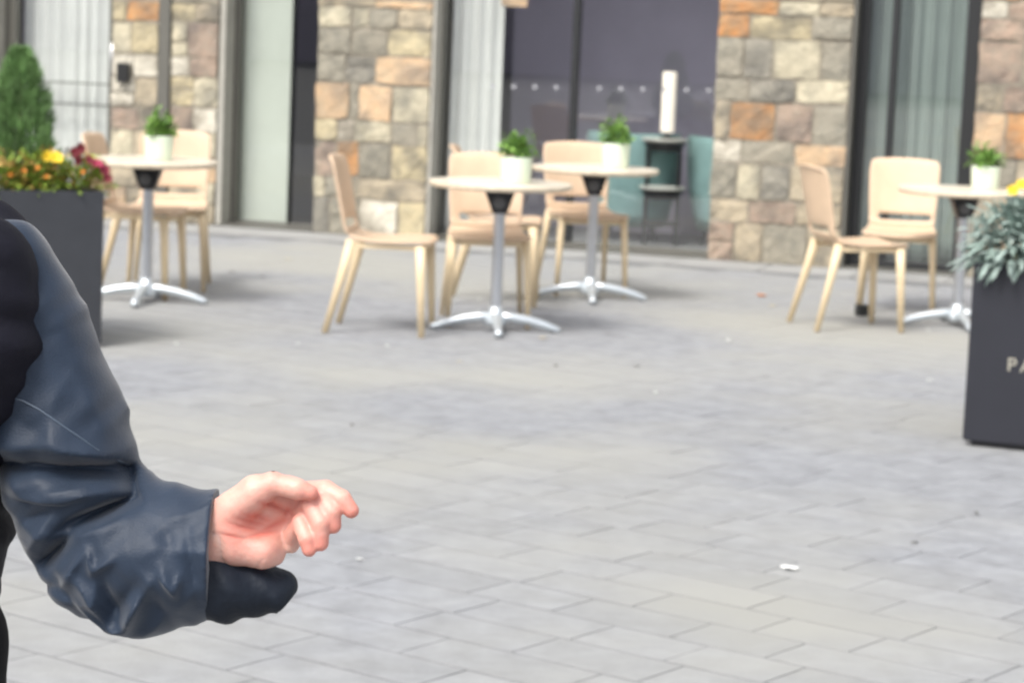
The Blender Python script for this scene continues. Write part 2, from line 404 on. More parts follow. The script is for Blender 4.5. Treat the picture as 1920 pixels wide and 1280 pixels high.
def window(u0, u1, glass, mull=(), lf=.05, rf=.05, name='window', sill=.05, gm='glass', rails=(), fm='frame', left='frame'):
    """framed opening between two piers; glass = plane depth"""
    g = glass
    W_ = MB().box(u0, u0 + lf, g - .04, g + .04, .0, 2.75, .004).box(u1 - rf, u1, g - .045, g + .04, .0, 2.75, .004)
    W_.box(u0 + lf, u1 - rf, g - .04, g + .04, 0, sill, .004).box(u0 + lf, u1 - rf, g - .04, g + .04, 2.68, 2.75, .004)
    P = W_.build(name, M[fm], BLD)
    edges = [u0 + lf] + [x for m in mull for x in m] + [u1 - rf]
    for a, b in mull: MB().box(a, b, g - .035, g + .035, sill, 2.68, .003).build('mullion', M['frame_dark'], P)
    for a in range(0, len(edges), 2):
        link('pane', mesh('pane', [(edges[a], g, sill), (edges[a + 1], g, sill), (edges[a + 1], g, 2.68), (edges[a], g, 2.68)], [(0, 1, 2, 3)]), M[gm], P)
    for z, h in rails: MB().box(u0 + lf, u1 - rf, g + .03, g + .05, z - h / 2, z + h / 2).build('rail', M['frame'], P)
    return P
G = .20
# 1: left window with pull handle, curtain behind
w1 = window(-4.06, -3.08, G, lf=.12, rf=.105, rails=((.955, .012), (.80, .014)))
MB().box(-4.06, -4.02, .0, .155, 0, 2.75).build('reveal', M['reveal'], w1)
MB().tube([(-3.10, .08, 1.02), (-3.10, .04, 1.03), (-3.10, .04, 1.25), (-3.10, .08, 1.26)], .014, 10).tube([(-3.10, .08, 1.02), (-3.10, .16, 1.02)], .01, 8).tube([(-3.10, .08, 1.26), (-3.10, .16, 1.26)], .01, 8).build('handle', M['steel'], w1, smooth=True)
# intercom box and post between the first two piers
ib = MB().box(-3.015, -2.925, -.065, -.014, .985, 1.125, .006).build('intercom_box', M['box'], BLD)
MB().box(-2.712, -2.625, -.02, .10, 0, 2.75, .004).build('post', M['frame'], BLD)
# 2: doorway: fixed pale panel and open dark side
w2 = window(-2.25, -1.51, G + .02, mull=((-1.775, -1.765),), lf=.075, rf=.012, name='door', sill=.035)
MB().box(-2.245, -2.205, .0, .17, 0, 2.75).build('reveal', M['reveal'], w2)
MB().box(-2.25, -1.51, -.02, .14, .0, .018).build('threshold', M['frame'], w2)
# 3: wide window
w3 = window(-.664, 1.336, G, mull=((.29, .335),), lf=.035, rf=.02, sill=.04)
MB().box(-.664, -.66 + .02, .004, .155, 0, 2.75).build('reveal', M['reveal'], w3)
for k in range(11):
    u = -.275 + k * .153
    if .27 < u < .36: continue
    MB().lathe([(0, 0), (.016, 0), (.016, .002), (0, .002)], 12).build('dot', M['dotm'], w3, (u, G - .007, 1.082 + k * .0045), (R(90), 0, 0))
MB().box(-.235, -.05, G - .010, G - .006, 1.635, 1.80).build('notice', ST['P'], w3)
# 4: right window
w4 = window(2.239, 3.055, G, mull=((2.468, 2.512),), lf=.085, rf=.10, fm='frame_dark', sill=.06)
MB().box(2.2395, 2.262, -.01, .15, 0, 2.75).build('reveal', M['frame'], w4)
for a, b in ((-.66, 1.336), (2.26, 3.06), (-4.02, -3.08)):
    MB().box(a, b, -.03, .155, .0, .015).build('sill', M['frame'], BLD)

def curtain(name, u0, u1, v, z0, z1, m, amp=.02, per=.09, label='', cat='curtain', group=None):
    n = max(8, int((u1 - u0) / .008)); vv = []; ff = []
    ph = random.random() * 6; nz_ = 14
    for j in range(nz_ + 1):
        z = z0 + (z1 - z0) * j / nz_
        for i in range(n + 1):
            x = u0 + (u1 - u0) * i / n; q = (x - u0) / per * 2 * math.pi
            y = amp * (math.sin(q + ph + .5 * math.sin(q * .37)) + .45 * math.sin(q * 2.3 + 1.3 * ph + z * .4)) * (1 + .15 * math.sin(z * 2 + x * 9))
            vv.append((x - u0, y, z - z0))
    for j in range(nz_):
        for i in range(n): a = j * (n + 1) + i; ff.append((a, a + 1, a + n + 2, a + n + 1))
    o = link(name, mesh(name, vv, ff), m, None, fac(u0, v, z0), (0, 0, FR), True)
    mo = o.modifiers.new('thick', 'SOLIDIFY'); mo.thickness = .0015
    return tag(o, label, cat, group)
curtain('curtain', -3.97, -3.17, .36, .02, 2.7, M['curtain'], .011, .10, 'pale grey gathered curtain filling the leftmost window behind the conifer')
curtain('curtain', -.62, -.245, .33, .02, 2.7, M['curtain'], .02, .10, 'white curtain at the left side of the wide window, beside the stone pier')
curtain('curtain', 2.50, 2.98, .36, .02, 2.7, M['curtain_green'], .02, .11, 'grey green curtain in the right hand window, right of the mullion')
curtain('curtain', 2.28, 2.475, .36, .02, 2.7, M['curtain_green'], .008, .13, 'narrow flat green grey curtain in the right window, left of the thin mullion')
pn = MB().box(-2.19, -1.79, .30, .312, .03, 2.6, .003).build('door_screen', M['blind'], None, FO, (0, 0, FR)); tag(pn, 'pale green translucent screen standing behind the doorway glass', 'screen')
sc_ = MB().box(-.64, 1.9, 1.86, 1.92, 0.002, 2.7, .003).build('reflection_panel', M['screen'], None, FO, (0, 0, FR)); tag(sc_, 'violet grey partition panel added inside the wide window behind the teal chairs', 'reflection')  # added panel standing in for the violet reflection in the wide window
pn2 = MB().box(-1.72, -1.3, 2.0, 2.06, 1.12, 2.6).box(-1.72, -1.3, 2.0, 2.06, .002, .02).build('door_reflection_panel', M['screen'], None, FO, (0, 0, FR)); tag(pn2, 'violet grey panel added for the reflection high in the doorway glass', 'panel')  # added to give the upper door glass its violet reflection

# armchairs, side table and lamp inside the wide window
def armchair(u, v, rz, w, label):
    r = empty('tub_armchair', fac(u, v, .002), FR + rz); tag(r, label, 'armchair', 'teal armchairs inside the window')
    # curved shell, open toward local -y ... shell wraps from -150 to +150 degrees
    vv = []; ff = []; n = 26; prof = [(.76, .10), (.84, .20), (.95, .38), (1.0, .56), (1.02, .74), (.99, .775), (.93, .775), (.88, .74), (.84, .5), (.80, .30)]
    for i in range(n + 1):
        t = R(-55 + 290 * i / n); side = 1 - .18 * (max(0, -math.sin(t)) ** 1.5)
        for rr, z in prof: vv.append((w / 2 * rr * math.cos(t), w / 2 * rr * math.sin(t), z * side))
    m = len(prof)
    for i in range(n):
        for k in range(m): a = i * m + k; b = i * m + (k + 1) % m; ff.append((a, b, b + m, a + m))
    ff.append(tuple(range(m))); ff.append(tuple(n * m + k for k in range(m))[::-1])
    o = link('shell', mesh('shell', vv, ff), M['teal'], r, smooth=True)
    MB().lathe([(0, .30), (w * .38, .30), (w * .40, .33), (w * .40, .42), (w * .37, .45), (0, .455)], 28).build('seat_cushion', M['teal'], r, smooth=True)
    for a in (45, 135, 225, 315):
        MB().tube([(w * .3 * math.cos(R(a)), w * .3 * math.sin(R(a)), .14), (w * .36 * math.cos(R(a)), w * .36 * math.sin(R(a)), 0)], [.02, .012], 8).build('leg', M['blackmetal'], r)
    return r
armchair(.50, 1.22, R(196), .68, 'teal tub armchair left of the black shelf stand inside the wide window')
armchair(1.27, 1.26, R(172), .74, 'teal tub armchair partly hidden by the stone pier, right of the shelf stand')
et = empty('shelf_stand', fac(.81, .86, .002), FR + R(8)); tag(et, 'narrow black stand with two pale shelves inside the wide window', 'shelf')
for z in (.755, .415): MB().lathe([(0, z - .022), (.15, z - .022), (.165, z - .010), (.165, z), (0, z)], 28).build('shelf_board', M['shelf'], et)
for z in (.725, .385): MB().lathe([(.10, z - .06), (.15, z - .0), (0, z)], 20).build('shelf_bracket', M['blackmetal'], et)
for a in (30, 150, 210, 330): MB().tube([(.13 * math.cos(R(a)), .13 * math.sin(R(a)), 0), (.13 * math.cos(R(a)), .13 * math.sin(R(a)), .73)], .011, 8).build('post', M['blackmetal'], et)
MB().box(-.13, .13, -.075, -.055, .14, .165).box(-.13, .13, .055, .075, .14, .165).build('stretcher', M['blackmetal'], et)
lp = empty('table_lamp', fac(.825, .86, .757), 0); tag(lp, 'tall white cylindrical lamp standing on the black shelf stand', 'lamp')
MB().lathe([(0, 0), (.05, 0), (.05, .012), (.012, .02), (.012, .05), (0, .05)], 20).build('lamp_base', M['blackmetal'], lp)
MB().lathe([(.045, .045), (.050, .06), (.050, .46), (.045, .47), (0, .47)], 28).build('lamp_shade', M['lampshade'], lp, smooth=True)

# building on the far side of the square (seen only mirrored in the windows)
ob = empty('opposite_building', (0, -34, 0)); tag(ob, 'plain grey building across the square, behind the viewer', 'building')
MB().box(-60, 60, -8, 0, 0, 9).build('wall', M['opposite'], ob)
MB().box(-60, 60, -8.2, .3, 9, 9.4).build('roof', M['frame'], ob)
wmsh = mesh('window', *(lambda b: (b.v, b.f))(MB().box(-.7, .7, 0, .05, 0, 1.8)))
wmsh.materials.append(M['frame_dark'])
for k in range(24):
    for z in (4.6,): link('window', wmsh, None, ob, (-57 + k * 5, .0, z))

# ---------------------------------------------------------------- chairs
def make_chair():
    r = empty('cafe_chair')
    prof = [(-.225, .432, .200), (-.212, .450, .207), (-.15, .447, .208), (-.05, .440, .205), (.06, .440, .198), (.135, .450, .190), (.175, .472, .185),
            (.198, .502, .184), (.210, .535, .186), (.226, .59, .190), (.243, .67, .194), (.259, .745, .197), (.271, .81, .198), (.280, .840, .192), (.296, .850, .180)]
    us = [-1, -.9, -.72, -.66, -.35, 0, .35, .66, .72, .9, 1]
    def grid(name, i0, i1, slot):
        vv = []; ff = []
        for i in range(i0, i1 + 1):
            y, z, w = prof[i]
            t = i / (len(prof) - 1)
            for a in us:
                back = max(0, min(1, (i - 5) / 4))
                yy = y - .030 * a * a * back; zz = z + .012 * a * a * (1 - back) - (.012 * a * a if i >= len(prof) - 3 else 0)
                vv.append((a * w, yy, zz))
        n = len(us)
        for i in range(i1 - i0):
            for k in range(n - 1):
                if slot and (i + i0) in slot and 2 <= k <= n - 4 + 1: continue
                a = i * n + k; ff.append((a, a + 1, a + n + 1, a + n))
        o = link(name, mesh(name, vv, ff), M['plastic'], r, smooth=True)
        m = o.modifiers.new('thick', 'SOLIDIFY'); m.thickness = .016; m.offset = 0
        m = o.modifiers.new('soft', 'SUBSURF'); m.levels = 2; m.render_levels = 2
        return o
    grid('seat', 0, 6, None); grid('backrest', 6, 14, (7,))
    for s in (-1, 1):
        MB().tube([(s * .182, -.185, .437), (s * .190, -.193, .30), (s * .203, -.207, 0)], [.026, .022, .016], 14, .8).build('leg', M['plasticleg'], r, smooth=True)
        MB().tube([(s * .172, .150, .452), (s * .182, .185, .30), (s * .205, .262, 0)], [.026, .021, .0155], 14, .8).build('leg', M['plasticleg'], r, smooth=True)
    for s in (-1, 1): MB().box(s * .17 - .008, s * .17 + .008, -.17, .15, .415, .438, .004).build('side_rail', M['plasticleg'], r)
    MB().box(-.16, .16, -.195, -.178, .408, .434, .004).build('front_rail', M['plasticleg'], r)
    return r
ch0 = make_chair(); first = [True]
def chair(x, y, rz, label):
    o = ch0 if first[0] else copy_tree(ch0); first[0] = False
    o.location = (x, y, 0); o.rotation_euler = (0, 0, R(rz)); tag(o, label, 'chair', 'sand coloured chairs around the cafe tables'); return o
chair(-.625, 11.90, 85, 'sand coloured plastic chair in full side view left of the front table, facing right')
chair(-.145, 12.40, 5, 'sand coloured chair behind the front middle table, its backrest beside the pot')
chair(.385, 14.04, 14, 'sand coloured chair behind the rear middle table, in front of the wide window')
chair(-.09, 13.36, 88, 'sand coloured chair mostly hidden between the two middle tables, facing right')
chair(1.775, 12.86, 104, 'sand coloured chair seen from the side in front of the right stone pier')
chair(2.145, 13.70, -10, 'sand coloured chair left of the right table, facing forward before the green curtain')
chair(2.80, 13.30, -88, 'sand coloured chair almost wholly hidden behind the right planter')
chair(-1.90, 13.42, 4, 'sand coloured chair behind the left table, its backrest against the narrow stone pier')
chair(-2.01, 12.99, 84, 'sand coloured chair between the left planter and the left table')

# ---------------------------------------------------------------- tables
def make_table():
    r = empty('cafe_table')
    tp = MB().lathe([(0, .710), (.340, .710), (.351, .714), (.355, .722), (.355, .732), (.351, .738), (.30, .740), (0, .740)], 64).build('tabletop', [M['tabletop'], M['tabletop_edge']], r)
    for p in tp.data.polygons:
        if p.center.z < .7355: p.material_index = 1
    MB().lathe([(0, 0), (.0285, 0), (.0285, .55), (0, .55)], 28).build('column', M['alu'], r, (0, 0, .09), smooth=False)
    for p in r.children: pass
    # folding bracket: black wedge under the top, round knob
    b = MB(); b.add([(-.085, -.045, .7095), (.075, -.045, .7095), (.075, .045, .7095), (-.085, .045, .7095), (-.036, -.036, .585), (.034, -.036, .585), (.034, .036, .585), (-.036, .036, .585)],
          [(0, 1, 2, 3), (4, 7, 6, 5), (0, 4, 5, 1), (1, 5, 6, 2), (2, 6, 7, 3), (3, 7, 4, 0)]); b.build('folding_bracket', M['blackmetal'], r)
    MB().lathe([(0, .700), (.17, .700), (.17, .7097), (0, .7097)], 32).build('underplate', M['blackmetal'], r)
    MB().lathe([(0, 0), (.030, 0), (.032, .01), (.030, .018), (0, .02)], 24).build('knob', M['knobm'], r, (-.008, -.040, .640), (R(90), 0, 0))
    MB().lathe([(.0, .03), (.055, .03), (.058, .05), (.05, .075), (.036, .10), (.031, .125), (0, .125)], 28).build('hub', M['alu_cast'], r, smooth=True)
    for k in range(4):
        a = k * 90; L = .325 if k % 2 == 0 else .30
        pts = [(0, 0, .072), (.08, 0, .070), (.16, 0, .058), (.24, 0, .038), (.30, 0, .016), (L, 0, .010)]
        arm = MB().tube(pts, [.028, .026, .023, .021, .020, .013], 12, 1.0)
        arm.v = [(x, y, max(.004, z)) for x, y, z in arm.v]
        arm.build('foot', M['alu_cast'], r, rot=(0, 0, R(a)), smooth=True)
        MB().lathe([(0, 0), (.016, 0), (.014, .010), (0, .010)], 14).build('foot_pad', M['blackmetal'], r, (math.cos(R(a)) * (L - .03), math.sin(R(a)) * (L - .03), .0))
    return r
tb0 = make_table(); tf = [True]
def table(x, y, rz, label):
    o = tb0 if tf[0] else copy_tree(tb0); tf[0] = False
    o.location = (x, y, 0); o.rotation_euler = (0, 0, R(rz)); tag(o, label, 'table', 'round pedestal cafe tables'); return o
table(-.087, 12.083, 4, 'round pale table on a chrome pedestal, front one of the two in the middle')
table(.425, 13.72, 2, 'round pale pedestal table in front of the wide window, rear one of the middle pair')
table(-1.915, 12.70, -3, 'round pale pedestal table right of the left planter')
table(2.385, 13.115, 5, 'round pale pedestal table whose foot is half hidden by the right planter')

# ---------------------------------------------------------------- potted plants on the tables
def leaf_geo(b, p, d, up, L, w, bend=.3):
    """one folded, bent leaf: six quads"""
    d = d.normalized(); side = d.cross(up)
    side = side.normalized() if side.length > 1e-4 else Vector((1, 0, 0)); nrm = side.cross(d)
    st = [(0, .12), (.35, .9), (.7, .85), (1, .08)]; v = []
    for t, ww in st:
        c = p + d * L * t - nrm * bend * L * t * t
        v += [tuple(c - side * w * ww / 2 + nrm * w * .12), tuple(c), tuple(c + side * w * ww / 2 + nrm * w * .12)]
    f = []
    for i in range(3):
        a = i * 3; f += [(a, a + 1, a + 4, a + 3), (a + 1, a + 2, a + 5, a + 4)]
    b.add(v, f)
def potted(x, y, z, rp, hp, rf, hf, seed, lm, label):
    random.seed(seed)
    r = empty('potted_plant', (x, y, z)); tag(r, label, 'plant', 'small potted plants on the cafe tables')
    MB().lathe([(0, 0), (rp * .86, 0), (rp * .90, .006), (rp, hp - .004), (rp, hp), (rp * .92, hp), (rp * .90, hp - .015), (0, hp - .016)], 32).build('pot', M['pot'], r, smooth=True)
    MB().lathe([(0, hp - .013), (rp * .89, hp - .014)], 20).build('soil', M['soil'], r)
    b = MB(); b2 = MB()
    for k in range(300):
        t = random.random() * 2 * math.pi; e = math.asin(random.uniform(-.12, 1)); q = random.uniform(.45, 1) * (1 + .16 * math.sin(3 * t + seed) + .12 * math.sin(5 * t - seed))
        d = Vector((math.cos(t) * math.cos(e), math.sin(t) * math.cos(e), math.sin(e)))
        p = Vector((d.x * rf * q, d.y * rf * q, hp + .012 + max(-.01, d.z) * hf * q))
        dd = (d + Vector((random.gauss(0, .5), random.gauss(0, .5), random.gauss(.1, .4))))
        leaf_geo(b if random.random() < .62 else b2, p - d * .02, dd, Vector((random.gauss(0, .4), random.gauss(0, .4), 1)), random.uniform(.022, .031), random.uniform(.018, .027), random.uniform(.1, .7))
    for k in range(26):
        t = random.random() * 2 * math.pi; q = random.random()
        b2.tube([(0, 0, hp - .02), (math.cos(t) * rf * q * .4, math.sin(t) * rf * q * .4, hp + hf * .4), (math.cos(t) * rf * q * .9, math.sin(t) * rf * q * .9, hp + hf * .75 * (1 - q * .4))], .0014, 4)
    b.build('foliage', lm[0], r); b2.build('foliage', lm[1], r)
LM = (M['leaf'], M['leaf_dark'])
potted(-.015, 12.03, .741, .079, .125, .098, .125, 3, LM, 'bright green herb in a pale pot on the front middle table')
potted(.535, 13.73, .741, .080, .135, .102, .14, 5, LM, 'bright green herb in a pale pot on the rear middle table')
potted(-1.86, 12.66, .741, .078, .125, .095, .12, 8, LM, 'light green herb in a pale pot on the left table')
potted(2.50, 13.18, .741, .078, .12, .105, .115, 13, (M['leaf_dark'], M['leaf']), 'darker green herb in a pale green pot on the right table')
random.seed(21)

# ---------------------------------------------------------------- planters
def planter(x, y, rz, w, d, h, m, label):
    r = empty('planter', (x, y, 0), R(rz)); tag(r, label, 'planter')
    b = MB()
    t = .025; o = [(0, 0), (w, 0), (w, d), (0, d)]; i = [(t, t), (w - t, t), (w - t, d - t), (t, d - t)]
    bm = bmesh.new()
    V = [bm.verts.new((px, py, .02)) for px, py in o] + [bm.verts.new((px, py, h)) for px, py in o] + [bm.verts.new((px, py, h)) for px, py in i] + [bm.verts.new((px, py, h - .10)) for px, py in i]
    for k in range(4):
        k2 = (k + 1) % 4
        for a in (0, 4, 8): bm.faces.new((V[a + k], V[a + k2], V[a + 4 + k2], V[a + 4 + k]))
    bm.faces.new(V[12:16]); bm.faces.new(V[0:4][::-1])
    bmesh.ops.recalc_face_normals(bm, faces=bm.faces[:])
    bmesh.ops.bevel(bm, geom=[e for e in bm.edges], offset=.006, segments=2, affect='EDGES')
    me = bpy.data.meshes.new('shell'); bm.to_mesh(me); bm.free(); link('shell', me, m, r)
    MB().box(.03, w - .03, .03, d - .03, 0, .022).build('plinth', M['blackmetal'], r)
    MB().box(t + .002, w - t - .002, t + .002, d - t - .002, h - .09, h - .03).build('soil', M['soil'], r)
    return r
PLh = .70
a25 = R(25)
pl = planter(-1.833 - .72 * math.cos(a25), 10.866 - .72 * math.sin(a25), 25, .72, .72, PLh, M['planter'], 'dark grey square planter at the left edge with a conifer and pansies')
pr = planter(1.716, 9.165, -22, .74, .74, PLh, M['planter2'], 'black square planter at the right edge with pale lettering and silver leaves')
tx = bpy.data.curves.new('lettering', 'FONT'); tx.body = 'PA'; tx.size = .072; tx.extrude = .001; tx.space_character = 1.35
to = bpy.data.objects.new('lettering_tmp', tx); C.objects.link(to); bpy.context.view_layer.update()
tme = bpy.data.meshes.new_from_object(to); bpy.data.objects.remove(to)
link('lettering', tme, M['letter'], pr, (.150, -.0025, .300), (R(90), 0, 0))

def blades(b, c, n, rad, hgt, L, w, spread):
    pass
# conifer in the left planter
def conifer(x, y, z, H, Rr, label):
    r = empty('dwarf_conifer', (x, y, z)); tag(r, label, 'conifer')
    MB().tube([(0, 0, 0), (0, 0, H * .35), (.005, 0, H * .8)], [.016, .011, .003], 8).build('trunk', M['bark'], r)
    n = 8500; v = []; f = []
    for k in range(n):
        h = random.random() ** 1.15; t = random.random() * 2 * math.pi
        prof = (min(1, (h + .12) / .30) ** .6) * (1 - h) ** .50 * 1.05
        lump = 1 + .17 * math.sin(t * 4 + h * 11) + .11 * math.sin(t * 7 - h * 17)
        q = random.uniform(.35, 1) ** .5
        rr = Rr * prof * lump * q
        p = Vector((math.cos(t) * rr, math.sin(t) * rr, .02 + h * H * .97))
        d = Vector((math.cos(t) * .60, math.sin(t) * .60, 1)) + Vector((random.gauss(0, .22), random.gauss(0, .22), random.gauss(0, .12)))
        d.normalize(); L = random.uniform(.03, .06); s = d.cross(Vector((random.gauss(0, 1), random.gauss(0, 1), random.gauss(0, 1)))).normalized() * random.uniform(.0018, .0036)
        a = len(v); v += [tuple(p - s), tuple(p + s), tuple(p + d * L * .6 + s * .9), tuple(p + d * L), tuple(p + d * L * .6 - s * .9)]; f.append((a, a + 1, a + 2, a + 3, a + 4))
    link('crown', mesh('crown', v, f), M['conifer'], r)
conifer(-2.24, 10.99, PLh - .04, .63, .175, 'feathery green dwarf conifer rising from the left planter')

def flower(parent, p, nrm, size, m, m2):
    b = MB(); nrm = nrm.normalized(); s = nrm.cross(Vector((0, 0, 1))).normalized(); u = s.cross(nrm)
    for k in range(5):
        a = R(90 + 72 * k); d = s * math.cos(a) + u * math.sin(a); t = nrm.cross(d)
        c = [Vector(p)]; 
        for (l, w_, e) in ((.3, -.35, .06), (.8, -.5, .12), (1.05, -.15, .05), (1.05, .15, .05), (.8, .5, .12), (.3, .35, .06)):
            c.append(Vector(p) + d * l * size + t * w_ * size + nrm * e * size + nrm * .002 * k)
        b.add([tuple(q) for q in c], [(0, 1, 2), (0, 2, 3), (0, 3, 4), (0, 4, 5), (0, 5, 6)])
    o = b.build('flower', m, parent); return o
def bedding(origin, pts, flowers, label, mix=(M['bedding'], M['bronzeleaf'], .3), name='pansy_plant', rz=0):
    r = empty(name, origin, R(rz)); tag(r, label, 'flowers' if flowers else 'plant')
    b = MB(); b2 = MB()
    for (x, y, rad, h, n) in pts:
        for k in range(n):
            t = random.random() * 2 * math.pi; e = random.uniform(0, 1.5); q = random.uniform(.4, 1)
            d = Vector((math.cos(t) * math.cos(e), math.sin(t) * math.cos(e), math.sin(e)))
            p = Vector((x + d.x * rad * q, y + d.y * rad * q, d.z * h * q))
            leaf_geo(b2 if random.random() < mix[2] else b, p, d + Vector((random.gauss(0, .5), random.gauss(0, .5), .2)), Vector((random.gauss(0, .3), random.gauss(0, .3), 1)), random.uniform(.028, .05), random.uniform(.012, .022), random.uniform(0, .8))
    b.build('foliage', mix[0], r)
    if b2.v: b2.build('foliage', mix[1], r)
    for (x, y, z, s, m) in flowers:
        flower(r, (x, y, z), Vector((random.gauss(-.1, .3), -1, random.gauss(.35, .3))), s, M[m], None)
    return r
# left planter: row of pansies along the front and right rim (planter frame: x along its front)
o = Vector((pl.location.x, pl.location.y, PLh - .03))
pts = [(.27 + .055 * k, .09 + .012 * (k % 3), .080, .14 + .06 * abs(math.sin(k * 1.9)), 130) for k in range(9)]
fl = [(.505, .02, .175, .030, 'yellow'), (.470, .04, .180, .024, 'yellow'), (.590, .03, .195, .028, 'dkred'), (.620, .05, .215, .026, 'dkred'), (.60, .02, .165, .024, 'dkred'), (.555, .05, .205, .020, 'white_scrap'),
      (.690, .03, .150, .030, 'magenta'), (.725, .04, .125, .026, 'magenta'), (.655, .03, .165, .022, 'dkred'), (.74, .03, .085, .022, 'dkred'),
      (.36, .01, .115, .012, 'orange'), (.30, .01, .10, .012, 'orange'), (.42, .00, .13, .011, 'orange'), (.62, .0, .115, .011, 'orange'), (.46, .0, .09, .010, 'orange')]
bedding(o, pts, fl, 'mixed yellow and dark red pansies spilling over the left planter rim', rz=25)
bedding(o, [(.20, .07, .075, .13, 120)], [], 'pale silvery bedding plant at the far left of the left planter', (M['silver'], M['white_scrap'], .35), 'silver_plant', rz=25)
# right planter: drooping silver leaves and yellow pansies
def silver_leaf(b, p, d, L, w, droop):
    d = d.normalized(); side = d.cross(Vector((0, 0, 1))).normalized(); n = 7; v = []; f = []
    for i in range(n + 1):
        t = i / n; c = p + d * L * t + Vector((0, 0, -droop * L * t * t + .15 * L * t)); ww = w * (math.sin(math.pi * min(1, t * .93 + .07)) ** .7) * (1.0 if i % 2 else .62)
        v += [tuple(c - side * ww / 2), tuple(c + Vector((0, 0, .004))), tuple(c + side * ww / 2)]
    for i in range(n):
        a = i * 3; f += [(a, a + 1, a + 4, a + 3), (a + 1, a + 2, a + 5, a + 4)]
    b.add(v, f)
def silver(origin, n, label, cx, cy, rx, ry, hh, rz):
    r = empty('dusty_miller', origin, R(rz)); tag(r, label, 'plant')
    b = MB(); b2 = MB()
    for k in range(n):
        a = random.random() * 2 * math.pi; e = random.uniform(-.12, 1.35); q = random.uniform(.45, 1)
        d = Vector((math.cos(a) * math.cos(e), math.sin(a) * math.cos(e), math.sin(e)))
        p = Vector((cx + d.x * rx * q, cy + d.y * ry * q, .045 + max(-.01, d.z * hh * q)))
        dd = d + Vector((random.gauss(0, .4), random.gauss(-.35, .35), random.gauss(-.1, .35)))
        silver_leaf(b if random.random() < .6 else b2, p, dd, random.uniform(.06, .115), random.uniform(.018, .034), random.uniform(.1, .75))
    b.build('foliage', M['silver'], r); b2.build('foliage', M['silver2'], r)
silver((1.716, 9.165, PLh - .03), 520, 'silvery green dusty miller bulging over the left front corner of the black planter', .13, .12, .165, .15, .20, -22)
silver((1.716, 9.165, PLh - .03), 420, 'silvery foliage at the right half of the black planter rim', .46, .14, .20, .15, .17, -22)
o = Vector((1.716, 9.165, PLh - .02))
def prl(a, b): return Vector((math.cos(R(-22)) * a - math.sin(R(-22)) * b, math.sin(R(-22)) * a + math.cos(R(-22)) * b, 0))
bedding(o, [(.17, .30, .07, .24, 120), (.28, .30, .08, .26, 120), (.42, .30, .09, .25, 120)], [(.10, .16, .285, .022, 'yellow'), (.135, .15, .310, .022, 'yellow'), (.17, .15, .275, .020, 'orange'), (.20, .14, .315, .024, 'yellow'), (.15, .19, .19, .018, 'orange'), (.28, .19, .25, .02, 'yellow'), (.12, .2, .185, .02, 'dkred')],
        'yellow pansies behind the silver leaves in the black planter', (M['bedding'], M['bronzeleaf'], .12), rz=-22)

# ---------------------------------------------------------------- litter and small things on the paving
def scrap(x, y, s, m, label, cat, name, asp=.6):
    rr = random.Random(int(x * 1000 + y * 77)); n = 8; v = [(0, 0, .004)]
    for k in range(n):
        t = 2 * math.pi * k / n; q = s * rr.uniform(.75, 1.1); v.append((math.cos(t) * q, math.sin(t) * q * asp, .0015 + rr.uniform(0, .006)))
    v += [(p[0], p[1], p[2] - .001) for p in v]
    f = [(0, 1 + k, 1 + (k + 1) % n) for k in range(n)] + [(n + 1, n + 2 + (k + 1) % n, n + 2 + k) for k in range(n)]
    o = link(name, mesh(name, v, f), M[m], None, (x, y, .004), (0, 0, rr.uniform(0, 3))); tag(o, label, cat)
scrap(.82, 6.85, .030, 'white_scrap', 'white scrap of paper lying on the open paving at lower right', 'litter', 'paper_scrap')
scrap(-.40, 6.73, .011, 'white_scrap', 'tiny white petal on the paving just right of the outstretched hand', 'petal', 'fallen_petal', .9)
scrap(-.58, 11.31, .013, 'white_scrap', 'white petal in front of the side-on chair at the front table', 'petal', 'fallen_petal')
scrap(-.23, 10.87, .012, 'tan_scrap', 'small tan leaf on the paving in front of the front table', 'leaf', 'fallen_leaf')
scrap(.61, 10.17, .014, 'white_scrap', 'cream petal on the open paving in the middle of the terrace', 'petal', 'fallen_petal')
scrap(1.07, 12.05, .022, 'white_scrap', 'white petal between the rear table and the right hand chairs', 'petal', 'fallen_petal')
scrap(1.88, 10.90, .014, 'white_scrap', 'cream petal left of the black planter', 'petal', 'fallen_petal')
scrap(.15, 11.83, .030, 'tan_scrap', 'tan leaf lying under the right foot of the front table', 'leaf', 'fallen_leaf')
scrap(-2.05, 14.95, .022, 'tan_scrap', 'pale leaf behind the left table near the stone pier', 'leaf', 'fallen_leaf')
scrap(-1.41, 15.20, .030, 'tan_scrap', 'pale leaf on the paving before the doorway', 'leaf', 'fallen_leaf')
scrap(1.45, 13.70, .026, 'tan_scrap', 'tan leaf left of the chair by the right stone pier', 'leaf', 'fallen_leaf')
scrap(1.44, 14.25, .06, 'orange_scrap', 'orange leaf at the foot of the right stone pier', 'leaf', 'fallen_leaf', .4)
scrap(-.58, 9.01, .013, 'dark_scrap', 'dark leaf fragment on the open paving above the hand', 'leaf', 'fallen_leaf')
scrap(1.52, 7.79, .020, 'dark_scrap', 'dark leaf fragment on the paving below the black planter', 'leaf', 'fallen_leaf', .3)
scrap(-1.66, 14.30, .022, 'dark_scrap', 'dark crumpled leaf right of the left table', 'leaf', 'fallen_leaf')
scrap(-1.46, 14.13, .014, 'dark_scrap', 'small dark leaf on the paving between left table and doorway', 'leaf', 'fallen_leaf')
scrap(.20, 10.86, .015, 'dark_scrap', 'dark leaf in front and right of the front table foot', 'leaf', 'fallen_leaf')
scrap(.57, 10.97, .020, 'dark_scrap', 'dark leaf in front of the rear middle table', 'leaf', 'fallen_leaf')
